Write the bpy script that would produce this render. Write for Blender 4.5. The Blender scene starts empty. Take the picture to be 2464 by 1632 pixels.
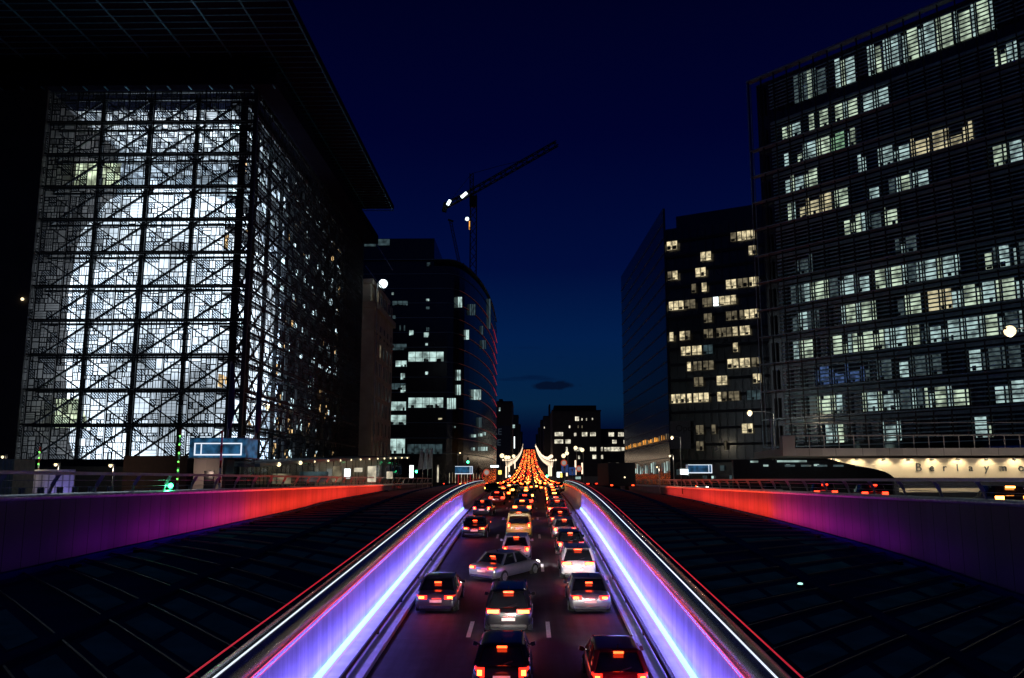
import bpy, math, random
from mathutils import Vector, Matrix
R = math.radians
sc = bpy.context.scene
COL = sc.collection
rnd = random.Random(7)

# ------------------------------------------------------------------ camera
F, CX, CY = 2090.0, 1232.0, 816.0
PITCH, YAW = math.atan(339 / F), R(1.136)
CAM = Matrix.Rotation(YAW, 3, 'Z') @ Matrix.Rotation(R(90) + PITCH, 3, 'X')
cd = bpy.data.cameras.new('camera'); co = bpy.data.objects.new('camera', cd); COL.objects.link(co)
cd.sensor_width = 36; cd.lens = 36 * F / 2464; cd.clip_end = 6000; cd.clip_start = .3
co.rotation_euler = CAM.to_euler(); sc.camera = co

def ray(px, py):
    v = CAM @ Vector(((px - CX) / F, -(py - CY) / F, -1)); return v
def at(px, py, Y):
    v = ray(px, py); k = Y / v.y; return Vector((v.x * k, Y, v.z * k))
def hit(px, py, P, d):
    """point of the vertical plane through P along d: (distance along d, z)"""
    v = ray(px, py)
    n = Vector((-d[1], d[0])); k = (n.x * P[0] + n.y * P[1]) / (n.x * v.x + n.y * v.y)
    return ((v.x * k - P[0]) * d[0] + (v.y * k - P[1]) * d[1], v.z * k)

# ------------------------------------------------------------------ materials
def nodes(name):
    m = bpy.data.materials.new(name); m.use_nodes = True
    nt = m.node_tree; return m, nt, nt.nodes['Principled BSDF']
def mat(name, col, rough=.6, metal=0., var=.25, scale=3., bump=0., em=None, es=0., coat=0., spec=.5, emvar=0.):
    m, nt, b = nodes(name)
    b.inputs['Roughness'].default_value = rough; b.inputs['Metallic'].default_value = metal
    b.inputs['Coat Weight'].default_value = coat; b.inputs['Specular IOR Level'].default_value = spec
    tc = nt.nodes.new('ShaderNodeTexCoord'); nz = nt.nodes.new('ShaderNodeTexNoise')
    nz.inputs['Scale'].default_value = scale; nz.inputs['Detail'].default_value = 6
    nt.links.new(tc.outputs['Object'], nz.inputs['Vector'])
    rp = nt.nodes.new('ShaderNodeValToRGB')
    rp.color_ramp.elements[0].position = .3; rp.color_ramp.elements[1].position = .7
    rp.color_ramp.elements[0].color = tuple(c * (1 - var) for c in col) + (1,)
    rp.color_ramp.elements[1].color = tuple(min(1, c * (1 + var)) for c in col) + (1,)
    nt.links.new(nz.outputs['Fac'], rp.inputs['Fac']); nt.links.new(rp.outputs['Color'], b.inputs['Base Color'])
    if bump:
        bp = nt.nodes.new('ShaderNodeBump'); bp.inputs['Strength'].default_value = bump
        nt.links.new(nz.outputs['Fac'], bp.inputs['Height']); nt.links.new(bp.outputs['Normal'], b.inputs['Normal'])
    if em:
        b.inputs['Emission Color'].default_value = tuple(em) + (1,); b.inputs['Emission Strength'].default_value = es
        if emvar:
            n2 = nt.nodes.new('ShaderNodeTexNoise'); n2.inputs['Scale'].default_value = emvar; n2.inputs['Detail'].default_value = 3
            mp = nt.nodes.new('ShaderNodeMapRange'); mp.inputs[1].default_value = .36; mp.inputs[2].default_value = .62
            mp.inputs[3].default_value = es * .25; mp.inputs[4].default_value = es * 1.35
            nt.links.new(tc.outputs['Object'], n2.inputs['Vector']); nt.links.new(n2.outputs['Fac'], mp.inputs[0])
            nt.links.new(mp.outputs[0], b.inputs['Emission Strength'])
    return m
M = {}
M['asphalt'] = mat('asphalt', (.045, .045, .05), .62, var=.35, scale=1.2, bump=.15)
_nt = M['asphalt'].node_tree; _b = _nt.nodes['Principled BSDF']; _s = _b.inputs['Base Color'].links[0].from_socket   # worn wheel tracks
_t = _nt.nodes.new('ShaderNodeTexCoord'); _m = _nt.nodes.new('ShaderNodeMapping'); _m.inputs['Scale'].default_value = (1.4, .05, 1); _n = _nt.nodes.new('ShaderNodeTexNoise'); _n.inputs['Scale'].default_value = 1.6; _n.inputs['Detail'].default_value = 5
_nt.links.new(_t.outputs['Object'], _m.inputs[0]); _nt.links.new(_m.outputs[0], _n.inputs['Vector'])
_r = _nt.nodes.new('ShaderNodeMapRange'); _r.inputs[1].default_value = .35; _r.inputs[2].default_value = .65; _r.inputs[3].default_value = .45; _r.inputs[4].default_value = 1.5; _nt.links.new(_n.outputs['Fac'], _r.inputs[0])
_x = _nt.nodes.new('ShaderNodeMixRGB'); _x.blend_type = 'MULTIPLY'; _x.inputs[0].default_value = 1; _nt.links.new(_s, _x.inputs[1]); _nt.links.new(_r.outputs[0], _x.inputs[2]); _nt.links.new(_x.outputs[0], _b.inputs['Base Color'])
M['ground'] = mat('paving', (.09, .09, .09), .8, scale=.6)
M['mark'] = mat('road_paint', (.85, .85, .83), .6, var=.15, scale=8)
M['concrete'] = mat('concrete', (.42, .41, .40), .7, scale=1.5, bump=.1)
M['white_panel'] = mat('enamel_panel', (.75, .75, .78), .35, var=.06, scale=2)
M['ledgepale'] = mat('pale_kerb', (.72, .70, .74), .5, var=.15, scale=1.2)  # concrete ledge made paler, LED light on it put into the colour
M['steel'] = mat('brushed_steel', (.42, .43, .45), .24, metal=.9, var=.12, scale=4)
M['steel_post'] = mat('grey_steel', (.3, .31, .33), .4, metal=.6, var=.15)
M['black'] = mat('black_metal', (.008, .009, .013), .5, spec=.2)
M['dark'] = mat('dark_cladding', (.012, .015, .024), .6, spec=.15)
M['tower'] = mat('dark_tower_glass', (.012, .013, .018), .22, spec=.6, scale=.2)
M['stonedark'] = mat('dark_brown_stone', (.05, .043, .04), .7, scale=.5)
M['stone'] = mat('limestone', (.33, .30, .25), .75, scale=.4, bump=.2)
M['ledge'] = mat('grey_ledge', (.09, .14, .19), .5, metal=.2)
M['slat'] = mat('grey_glass_louvre', (.09, .17, .21), .5)
M['fascia'] = mat('beige_fascia', (.48, .43, .38), .6, var=.08, scale=.8)
M['cream'] = mat('cream_wall', (.6, .52, .38), .7, var=.06, scale=.8)
M['letter'] = mat('letter_grey', (.05, .06, .06), .5)
M['wood'] = mat('weathered_oak_frame', (.016, .018, .024), .7, spec=.1)
M['brace'] = mat('blue_grey_steel', (.022, .032, .042), .45, metal=.3)
M['roofglass'] = mat('dark_roof_glass', (.008, .028, .11), .6, spec=0., scale=.5)  # sky reflection is put into the blue base colour, panels below likewise
M['roofpanel'] = mat('dark_green_roof_panel', (.03, .15, .22), .6, spec=0., scale=.7)
M['roofbar'] = mat('dark_glazing_bar', (.03, .05, .075), .6)
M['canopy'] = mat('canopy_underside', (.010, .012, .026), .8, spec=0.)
M['canopybar'] = mat('canopy_louvre', (.07, .30, .42), .5, metal=.4)
M['cap'] = mat('pale_cap_metal', (.8, .82, .85), .3, metal=.5)
M['rubber'] = mat('rubber', (.012, .012, .012), .8)
M['alloy'] = mat('alloy_rim', (.5, .5, .52), .3, metal=.8)
M['carglass'] = mat('car_glass', (.012, .014, .018), .06, spec=.8, var=.05)
M['plate'] = mat('number_plate', (.75, .75, .72), .5, var=.03, em=(.9, .9, .85), es=.12)
M['chrome'] = mat('chrome_trim', (.7, .7, .72), .12, metal=1)
M['redpaint'] = mat('red_paint', (.5, .03, .02), .5)
M['whitepaint'] = mat('white_paint', (.75, .75, .73), .5)
M['bluesign'] = mat('blue_sign', (.03, .09, .35), .5, em=(.05, .12, .4), es=.3)
M['flag'] = mat('pale_flag_cloth', (.5, .55, .6), .9, var=.2)
M['hoard'] = mat('pale_corrugated_metal', (.5, .5, .47), .6, scale=.8)
M['bronze'] = mat('dark_bronze', (.02, .018, .015), .4, metal=.7)
M['pantry'] = mat('white_interior', (.75, .77, .78), .8, var=.05)
def emi(k, name, col, s, var=0., base=(.02, .02, .02)):
    M[k] = mat(name, base, .4, em=col, es=s, emvar=var)
emi('led', 'blue_white_led', (.27, .58, 1.0), 2.3)
emi('violetfill', 'violet_fill', (.26, .17, 1.0), 2.2)
emi('ledtop', 'violet_led_soft', (.20, .13, 1.0), 4.2)
emi('redglow', 'red_glow', (1.0, .03, .07), .4)
emi('ledredbright', 'red_led_bright', (1.0, .05, .03), 4.0)
emi('redreflection', 'red_reflection', (1.0, .05, .035), .8)
emi('redfaint', 'red_led_faint', (1.0, .2, .12), .035)
emi('redmid', 'red_led_mid', (1.0, .1, .07), .08)
emi('whiteglow', 'white_glow', (.8, .88, 1.0), 1.1)
emi('tail', 'tail_lamp', (1.0, .075, .012), 22)
emi('cyanglint', 'pale_cyan_glint', (.5, 1.0, .95), 1.4)
emi('lens', 'red_lamp_lens', (1.0, .02, .008), 3.2)
emi('tailfar', 'tail_lamp_far', (1.0, .1, .015), 12)
emi('tailhot', 'tail_lamp_hot', (1.0, .3, .05), 14)
emi('tailred', 'tail_lamp_red', (1.0, .03, .01), 7)
emi('tailsoft', 'tail_lamp_soft', (1.0, .045, .01), 7)
emi('high', 'high_brake_lamp', (1.0, .055, .01), 9)
emi('head', 'head_lamp', (1.0, .93, .8), 14)
emi('bulb', 'warm_bulb', (1.0, .80, .46), 1.9)
emi('bulbwhite', 'cool_bulb', (.8, .97, 1.0), 2.6)
emi('green', 'green_signal', (.05, 1.0, .35), 12)
emi('greenled', 'green_led', (.15, 1.0, .12), 4)
emi('lantern', 'translucent_lantern', (.72, .86, 1.0), 2.1, var=.1)
emi('atrium', 'lit_atrium_wall', (.58, .76, .98), 3.0, var=.12)
emi('atriumdim', 'lit_atrium_wall_dim', (.46, .60, .74), 1.9, var=.2)
emi('winA', 'lit_office_greenish', (.62, .78, .58), .75, var=.9)
emi('winB', 'lit_office_cool', (.52, .74, .72), .66, var=1.1)
emi('winC', 'lit_office_warm', (.85, .76, .46), .6, var=.9)
emi('winD', 'lit_office_dim', (.28, .42, .44), .16, var=1.5)
emi('winE', 'lit_office_blue', (.12, .24, .6), .28, var=1.5)
emi('winF', 'lit_office_green', (.4, .75, .45), .45, var=1.2)
emi('winW', 'lit_window_yellow', (.95, .80, .48), .8, var=1.0)
emi('winWd', 'lit_window_yellow_dim', (.5, .42, .26), .28, var=1.0)
emi('winG', 'lit_window_pale', (.6, .85, .80), .72, var=.5)
emi('winGd', 'lit_window_pale_dim', (.2, .34, .38), .16, var=.8)
emi('shop', 'lit_shop', (.95, .85, .62), .6, var=.7)
emi('shopw', 'lit_panel_white', (.9, 1.0, 1.0), 2.2)
emi('orange', 'orange_lamp', (1.0, .4, .06), 1.2, var=1.0)
emi('screen', 'blue_screen', (.02, .11, .24), .7, var=1.5)
emi('roomG', 'lit_room_greenish', (.75, .9, .62), 1.1, var=.8)
emi('roomA', 'lit_room_cool', (.60, .82, .90), 2.4, var=1.2)
emi('roomB', 'lit_room_warm', (.85, .56, .25), 1.6, var=1.2)
emi('garland', 'garland_light', (1.0, .76, .52), 1.7)
emi('yellow', 'yellow_sign', (1.0, .8, .15), 1.6)

def seams(m, axis_x, pitch, w=.02, dark=.35):
    """thin joints every `pitch` metres along one object axis"""
    nt = m.node_tree; b = nt.nodes['Principled BSDF']
    src = b.inputs['Base Color'].links[0].from_socket
    tc = nt.nodes.new('ShaderNodeTexCoord'); sp = nt.nodes.new('ShaderNodeSeparateXYZ')
    nt.links.new(tc.outputs['Object'], sp.inputs[0])
    md = nt.nodes.new('ShaderNodeMath'); md.operation = 'PINGPONG'; md.inputs[1].default_value = pitch / 2
    nt.links.new(sp.outputs[axis_x], md.inputs[0])
    lt = nt.nodes.new('ShaderNodeMath'); lt.operation = 'LESS_THAN'; lt.inputs[1].default_value = w
    nt.links.new(md.outputs[0], lt.inputs[0])
    mx = nt.nodes.new('ShaderNodeMixRGB'); mx.blend_type = 'MULTIPLY'; mx.inputs[2].default_value = (dark, dark, dark, 1)
    nt.links.new(lt.outputs[0], mx.inputs[0]); nt.links.new(src, mx.inputs[1]); nt.links.new(mx.outputs[0], b.inputs['Base Color'])
    # each panel a slightly different tone
    fl = nt.nodes.new('ShaderNodeMath'); fl.operation = 'DIVIDE'; fl.inputs[1].default_value = pitch
    nt.links.new(sp.outputs[axis_x], fl.inputs[0])
    f2 = nt.nodes.new('ShaderNodeMath'); f2.operation = 'ROUND'; nt.links.new(fl.outputs[0], f2.inputs[0])
    wn = nt.nodes.new('ShaderNodeTexWhiteNoise'); wn.noise_dimensions = '1D'; nt.links.new(f2.outputs[0], wn.inputs['W'])
    mr = nt.nodes.new('ShaderNodeMapRange'); mr.inputs[3].default_value = .72; mr.inputs[4].default_value = 1.0
    nt.links.new(wn.outputs['Value'], mr.inputs[0])
    m2 = nt.nodes.new('ShaderNodeMixRGB'); m2.blend_type = 'MULTIPLY'; m2.inputs[0].default_value = 1
    nt.links.new(mx.outputs[0], m2.inputs[1]); nt.links.new(mr.outputs[0], m2.inputs[2]); nt.links.new(m2.outputs[0], b.inputs['Base Color'])
M['trench_panel'] = mat('trench_panel', (.66, .64, .72), .45, var=.05); seams(M['trench_panel'], 'Y', .45, .012, .6)
M['parapet_panel'] = mat('parapet_panel', (.14, .07, .19), .6, var=.08, scale=1); seams(M['parapet_panel'], 'Y', 1.35, .028, .15)
seams(M['fascia'], 'X', 2.6, .03, .35)
seams(M['hoard'], 'X', .5, .06, .4); seams(M['asphalt'], 'Y', 17, .035, .35)

# hatched (fritted) glass: clear with dark diagonal print
m = bpy.data.materials.new('fritted_glass'); m.use_nodes = True; nt = m.node_tree
b = nt.nodes['Principled BSDF']; b.inputs['Base Color'].default_value = (.02, .025, .03, 1); b.inputs['Roughness'].default_value = .5
tc = nt.nodes.new('ShaderNodeTexCoord'); mp = nt.nodes.new('ShaderNodeMapping'); mp.inputs['Rotation'].default_value = (0, R(45), 0)
wv = nt.nodes.new('ShaderNodeTexWave'); wv.inputs['Scale'].default_value = 1.7; wv.bands_direction = 'X'
nt.links.new(tc.outputs['Object'], mp.inputs[0]); nt.links.new(mp.outputs[0], wv.inputs[0])
gt = nt.nodes.new('ShaderNodeMath'); gt.operation = 'GREATER_THAN'; gt.inputs[1].default_value = .55; nt.links.new(wv.outputs['Fac'], gt.inputs[0])
tr = nt.nodes.new('ShaderNodeBsdfTransparent'); tr.inputs[0].default_value = (.85, .9, .95, 1)
mx = nt.nodes.new('ShaderNodeMixShader'); nt.links.new(gt.outputs[0], mx.inputs[0]); nt.links.new(tr.outputs[0], mx.inputs[1]); nt.links.new(b.outputs[0], mx.inputs[2])
nt.links.new(mx.outputs[0], nt.nodes['Material Output'].inputs['Surface']); M['frit'] = m
# tinted clear glass
m = bpy.data.materials.new('clear_glass'); m.use_nodes = True; nt = m.node_tree
b = nt.nodes['Principled BSDF']; b.inputs['Base Color'].default_value = (.02, .03, .04, 1); b.inputs['Roughness'].default_value = .08
tr = nt.nodes.new('ShaderNodeBsdfTransparent'); tr.inputs[0].default_value = (.8, .9, .95, 1)
mx = nt.nodes.new('ShaderNodeMixShader'); mx.inputs[0].default_value = .25
nt.links.new(tr.outputs[0], mx.inputs[1]); nt.links.new(b.outputs[0], mx.inputs[2])
nt.links.new(mx.outputs[0], nt.nodes['Material Output'].inputs['Surface']); M['clear'] = m

PAINT = {}
for k, c, me in (('black', (.012, .012, .016), .3), ('silver', (.42, .43, .46), .7), ('white', (.7, .7, .7), .0), ('grey', (.12, .125, .14), .6),
                 ('red', (.28, .015, .015), .3), ('yellow', (.55, .33, .04), .0), ('blue', (.02, .035, .12), .5)):
    PAINT[k] = mat(k + '_car_paint', c, .28, metal=me, coat=.8, var=.05, scale=6)

# ------------------------------------------------------------------ mesh builder
class MB:
    def __init__(s): s.v = []; s.f = []; s.mi = []; s.sm = []
    def add(s, vs, fs, mi=0, smooth=False):
        n = len(s.v); s.v += [tuple(v) for v in vs]; s.f += [tuple(i + n for i in f) for f in fs]
        s.mi += [mi] * len(fs); s.sm += [smooth] * len(fs); return s
    def box(s, x0, x1, y0, y1, z0, z1, mi=0):
        vs = [(x, y, z) for x in (x0, x1) for y in (y0, y1) for z in (z0, z1)]
        return s.add(vs, [(0, 1, 3, 2), (4, 6, 7, 5), (0, 4, 5, 1), (2, 3, 7, 6), (0, 2, 6, 4), (1, 5, 7, 3)], mi)
    def quad(s, a, b, c, d, mi=0): return s.add([a, b, c, d], [(0, 1, 2, 3)], mi)
    def bar(s, p, q, w=.1, h=None, mi=0):
        h = h or w; p = Vector(p); q = Vector(q); d = (q - p).normalized()
        up = Vector((0, 0, 1)) if abs(d.z) < .95 else Vector((0, 1, 0))
        a = d.cross(up).normalized() * w / 2; b_ = a.cross(d).normalized() * h / 2
        vs = [e + i * a + j * b_ for e in (p, q) for i, j in ((-1, -1), (1, -1), (1, 1), (-1, 1))]
        return s.add(vs, [(0, 1, 2, 3), (7, 6, 5, 4), (0, 4, 5, 1), (1, 5, 6, 2), (2, 6, 7, 3), (3, 7, 4, 0)], mi)
    def tube(s, pts, r, n=8, mi=0, cap=True):
        pts = [Vector(p) for p in pts]; rs = r if isinstance(r, (list, tuple)) else [r] * len(pts)
        base = len(s.v); vs = []
        for i, p in enumerate(pts):
            d = (pts[min(i + 1, len(pts) - 1)] - pts[max(i - 1, 0)]).normalized()
            up = Vector((0, 0, 1)) if abs(d.z) < .95 else Vector((1, 0, 0))
            a = d.cross(up).normalized(); b_ = a.cross(d)
            vs += [p + (a * math.cos(t) + b_ * math.sin(t)) * rs[i] for t in [2 * math.pi * k / n for k in range(n)]]
        fs = [(i * n + k, i * n + (k + 1) % n, (i + 1) * n + (k + 1) % n, (i + 1) * n + k) for i in range(len(pts) - 1) for k in range(n)]
        s.add(vs, fs, mi, True)
        if cap: s.add(vs[:n], [tuple(range(n))], mi); s.add(vs[-n:], [tuple(range(n))[::-1]], mi)
        return s
    def ball(s, c, r, n=10, mi=0, sz=1.):
        vs = []; 
        for i in range(n // 2 + 1):
            a = math.pi * i / (n // 2)
            vs += [(c[0] + r * math.sin(a) * math.cos(2 * math.pi * k / n), c[1] + r * math.sin(a) * math.sin(2 * math.pi * k / n), c[2] + r * sz * math.cos(a)) for k in range(n)]
        fs = [(i * n + k, (i + 1) * n + k, (i + 1) * n + (k + 1) % n, i * n + (k + 1) % n) for i in range(n // 2) for k in range(n)]
        return s.add(vs, fs, mi, True)
    def lathe(s, prof, c=(0, 0), n=32, mi=0):
        vs = [(c[0] + r * math.cos(2 * math.pi * k / n), c[1] + r * math.sin(2 * math.pi * k / n), z) for r, z in prof for k in range(n)]
        return s.add(vs, [(i * n + k, i * n + (k + 1) % n, (i + 1) * n + (k + 1) % n, (i + 1) * n + k) for i in range(len(prof) - 1) for k in range(n)], mi, True)
    def sweep(s, Ys, fn, closed=False, mi=0, smooth=False):
        rings = [fn(y) for y in Ys]; n = len(rings[0])
        vs = [(x, y, z) for y, rg in zip(Ys, rings) for x, z in rg]
        m_ = n if closed else n - 1
        return s.add(vs, [(i * n + k, i * n + (k + 1) % n, (i + 1) * n + (k + 1) % n, (i + 1) * n + k) for i in range(len(Ys) - 1) for k in range(m_)], mi, smooth)
    def mesh(s, name, mats):
        me = bpy.data.meshes.new(name); me.from_pydata(s.v, [], s.f)
        for m_ in (mats if isinstance(mats, (list, tuple)) else [mats]): me.materials.append(m_)
        me.polygons.foreach_set('material_index', s.mi); me.polygons.foreach_set('use_smooth', s.sm); me.update(); return me
    def build(s, name, mats, parent=None, loc=None):
        o = bpy.data.objects.new(name, s.mesh(name, mats)); COL.objects.link(o)
        if parent: o.parent = parent
        if loc: o.location = loc
        return o
def tag(o, label=None, cat=None, group=None, kind=None):
    for k, v in (('label', label), ('category', cat), ('group', group), ('kind', kind)):
        if v: o[k] = v
    return o
def thing(name, label, cat, loc=(0, 0, 0), rz=0, group=None):
    o = bpy.data.objects.new(name, None); COL.objects.link(o); o.location = loc; o.rotation_euler = (0, 0, rz)
    return tag(o, label, cat, group)
def struct(name, mb, m_): return tag(mb.build(name, m_), kind='structure')
def copy_tree(o, parent=None):
    c = o.copy(); COL.objects.link(c); c.parent = parent
    for ch in list(o.children): copy_tree(ch, c)
    return c
def limited(items, name, mats, parent, size, cap=100):
    """each item (MB) a part; beyond cap the smallest go into one stuff part"""
    items = sorted(items, key=size, reverse=True)
    for it in items[:cap]: it[0].build(name, mats, parent)
    if items[cap:]:
        b_ = MB()
        for it in items[cap:]:
            o = it[0]; n = len(b_.v); b_.v += o.v; b_.f += [tuple(i + n for i in f) for f in o.f]; b_.mi += o.mi; b_.sm += o.sm
        tag(b_.build(name + '_field', mats, parent), kind='stuff')

# ------------------------------------------------------------------ terrain and road
RP = [(-40, -10.43), (56, -4.6), (63, -4.2), (70, -3.85), (77, -3.5), (85, -3.2), (92, -2.92), (100, -2.65), (108, -2.4), (116, -2.2), (130, -2.0), (200, -1.98), (260, -1.6), (320, -.7), (380, .6), (450, 2.6), (550, 5.8), (650, 9.6), (800, 16), (950, 23.5), (1080, 31), (1220, 41), (1400, 50), (1800, 60)]
def zr(y):
    for (a, za), (b_, zb) in zip(RP, RP[1:]):
        if y <= b_: return za + (zb - za) * (y - a) / (b_ - a)
    return RP[-1][1]
CP = [(-40, -7.63), (56, -1.8), (63, -1.42), (70, -1.1), (77, -.82), (85, -.58), (92, -.4), (100, -.26), (108, -.15), (116, -.08), (130, -.04)]
def zc(y):
    for (a, za), (b_, zb) in zip(CP, CP[1:]):
        if y <= b_: return za + (zb - za) * (y - a) / (b_ - a)
    return CP[-1][1]
YS = [4 + 4 * i for i in range(14)] + [60 + 2.5 * i for i in range(28)]   # to 127.5
YF = [128, 140, 160, 200, 260, 320, 380, 450, 550, 650, 800, 950, 1080, 1220, 1400, 1800]
GZ = -1.75
g = MB()
def gz(y): return max(GZ - .3, zr(y) - .05) if y > 200 else GZ - .3
g.box(-600, -21.3, -60, 128, GZ - .5, GZ)
g.box(19.8, 600, -60, 128, GZ - .5, GZ)
g.sweep([128, 150, 200, 260, 320, 380, 450, 550, 650, 800, 950, 1080, 1220, 1400, 1800, 4000], lambda y: [(-2500, gz(min(y, 1800)) - (0 if y > 150 else .01)), (2500, gz(min(y, 1800)))])
struct('ground', g, M['ground'])
YR = [-10, 0] + YS + YF
def road_pts(y):
    a, b_ = (-5.35, 3.95) if y < 110 else (-8.5, 8.5)
    if 110 <= y < 135: k = (y - 110) / 25; a = -5.35 - 3.15 * k; b_ = 3.95 + 4.55 * k
    return [(a, zr(y)), (b_, zr(y))]
struct('road', MB().sweep(YR, road_pts), M['asphalt'])
mk = MB()
for X in (-2.35, .72):
    for Y in (20.7, 35.7, 50.7, 65.2, 79, 92, 104, 115):
        mk.sweep([Y - 1.35, Y + 1.35], lambda y: [(X - .085, zr(y) + .012), (X + .085, zr(y) + .012)])
struct('road_markings', mk, M['mark'])
# cross street at the roundabout beyond the ramp and service roads beside the parapets
struct('side_road', MB().box(21.5, 36, 5, 127, GZ - .1, GZ + .006), M['asphalt'])
struct('crossing_road', MB().box(-120, 120, 133, 176, -2.06, -2.03), M['asphalt'])
# pavement of the far street, both sides
pv = MB()
for a, b_ in ((-15, -8.5), (8.5, 15)):
    pv.sweep([190, 260, 320, 380, 450, 550, 650, 800, 950, 1080, 1220, 1400], lambda y: [(a, zr(y) - .2), (a, zr(y) + .13), (b_, zr(y) + .13), (b_, zr(y) - .2)])
struct('pavement', pv, M['ground'])

# ------------------------------------------------------------------ trench walls
def area_light(name, loc, target, sx, sy, power, col, parent=None, spread=180):
    l = bpy.data.lights.new(name, 'AREA'); l.shape = 'RECTANGLE'; l.size = sx; l.size_y = sy; l.energy = power; l.color = col; l.spread = R(spread)
    o = bpy.data.objects.new(name, l); COL.objects.link(o); o.location = loc
    d = (Vector(target) - Vector(loc)).normalized(); o.rotation_euler = d.to_track_quat('-Z', 'Y').to_euler()
    if parent: o.parent = parent
    return o
def point_light(name, loc, power, col, r=.15, parent=None):
    l = bpy.data.lights.new(name, 'POINT'); l.energy = power; l.color = col; l.shadow_soft_size = r
    o = bpy.data.objects.new(name, l); COL.objects.link(o); o.location = loc
    if parent: o.parent = parent
    return o
for s, xb, side in ((-1, 6.47, 'left'), (1, 5.0, 'right')):
    w = thing('retaining_wall', f'violet lit panelled wall with steel tube coping on the {side} side of the traffic ramp', 'wall')
    # kerb ledge between lane and wall
    e = 1.22 if s < 0 else 1.15
    def ledge(y, s=s, xb=xb, e=e):
        z = zr(y); return [(s * (xb - e), z - .05), (s * (xb - e), z + .16), (s * (xb - e + .5), z + .17), (s * (xb - e + .62), z + .3), (s * (xb - .02), z + .34)]
    MB().sweep(YS, ledge).build('kerb_ledge', M['ledgepale'], w)
    p_ = MB().tube([(s * (xb - .72), y, zr(y) + .36) for y in YS], .075)
    for y in [10 + 6 * i for i in range(14)]: p_.box(s * (xb - .72) - .06, s * (xb - .72) + .06, y - .1, y + .1, zr(y) + .2, zr(y) + .33)
    p_.build('drain_pipe', M['black'], w)
    def wallp(y, s=s, xb=xb):
        return [(s * xb, zr(y)), (s * (xb + .05), zc(y) - .8), (s * (xb + .3), zc(y) - .75), (s * (xb + .3), zr(y))]
    MB().sweep(YS, wallp).build('wall_panel', M['trench_panel'], w)
    def cop(y, s=s, xb=xb):
        cx, cz = s * (xb + .28), zc(y) - .45
        return [(cx + .43 * math.cos(t), cz + .43 * math.sin(t)) for t in [2 * math.pi * k / 20 for k in range(20)]]
    MB().sweep(YS, cop, closed=True, smooth=True).build('coping', M['steel'], w)
    rl = MB().sweep(YS, lambda y: [(s * (xb + .60) + dx, zc(y) + dz) for dx, dz in ((-.015, .02), (.015, .02), (.015, .05), (-.015, .05))], closed=True)
    rl.build('reflection_line', M['redglow'], w)  # emissive red imitates tail-light glow on the thin outer rail
    # glowing strips imitate reflections on the tube: white on top, red towards the road
    for nm, ang, mt, wd in (('reflection_line', 108 if s > 0 else 72, 'whiteglow', .024), ('reflection_line', 196 if s > 0 else -16, 'redreflection', .12)):
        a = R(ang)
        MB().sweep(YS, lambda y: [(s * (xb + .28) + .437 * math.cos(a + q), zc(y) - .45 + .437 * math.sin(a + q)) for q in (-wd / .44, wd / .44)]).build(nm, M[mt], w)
    for i in range(15):
        y0 = 5 + 5.4 * i; y1 = y0 + (5.4 if i < 11 else 5.0)
        if y0 > 82: break
        yy = [y0 + (y1 - y0) * k / 3 for k in range(4)]
        MB().sweep(yy, lambda y: [(s * (xb - .05), zr(y) + .36), (s * (xb - .14), zr(y) + .42), (s * (xb - .06), zr(y) + .60)]).build('led_strip', M['led'], w)
        MB().sweep(yy, lambda y: [(s * (xb - .14), zr(y) + .345), (s * (xb - .20), zr(y) + .37), (s * (xb - .15), zr(y) + .40)]).build('violet_fill_strip', M['violetfill'], w)  # added glowing strip beside the LED, assumed source of the violet light
        # added unseen area lights wash panels and ledge violet, each aligned with the slope of the ramp
        l = bpy.data.lights.new('violet_wall_fill', 'AREA'); l.shape = 'RECTANGLE'; l.size = y1 - y0; l.size_y = .1; l.energy = 64 * (y1 - y0) / 5.4; l.color = (.17, .13, 1.0)
        lo = bpy.data.objects.new('violet_wall_fill', l); COL.objects.link(lo); lo.parent = w
        p0 = Vector((s * (xb - .62), y0, zr(y0) + .62)); p1 = Vector((s * (xb - .62), y1, zr(y1) + .62)); lo.location = (p0 + p1) / 2
        ax = (p1 - p0).normalized(); dz_ = -Vector((s * 1.0, 0, .75)).normalized(); ay = dz_.cross(ax).normalized(); dz_ = ax.cross(ay)
        lo.rotation_euler = Matrix((ax, ay, dz_)).transposed().to_euler()
        l2 = l.copy(); l2.energy *= .62; l2.color = (.24, .18, 1.0); lo = bpy.data.objects.new('violet_kerb_fill', l2); COL.objects.link(lo); lo.parent = w
        lo.location = (p0 + p1) / 2 + Vector((s * .45, 0, .5)); dz_ = -Vector((-s * .55, 0, -1.0)).normalized(); ay = dz_.cross(ax).normalized(); dz_ = ax.cross(ay)
        lo.rotation_euler = Matrix((ax, ay, dz_)).transposed().to_euler()

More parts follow.
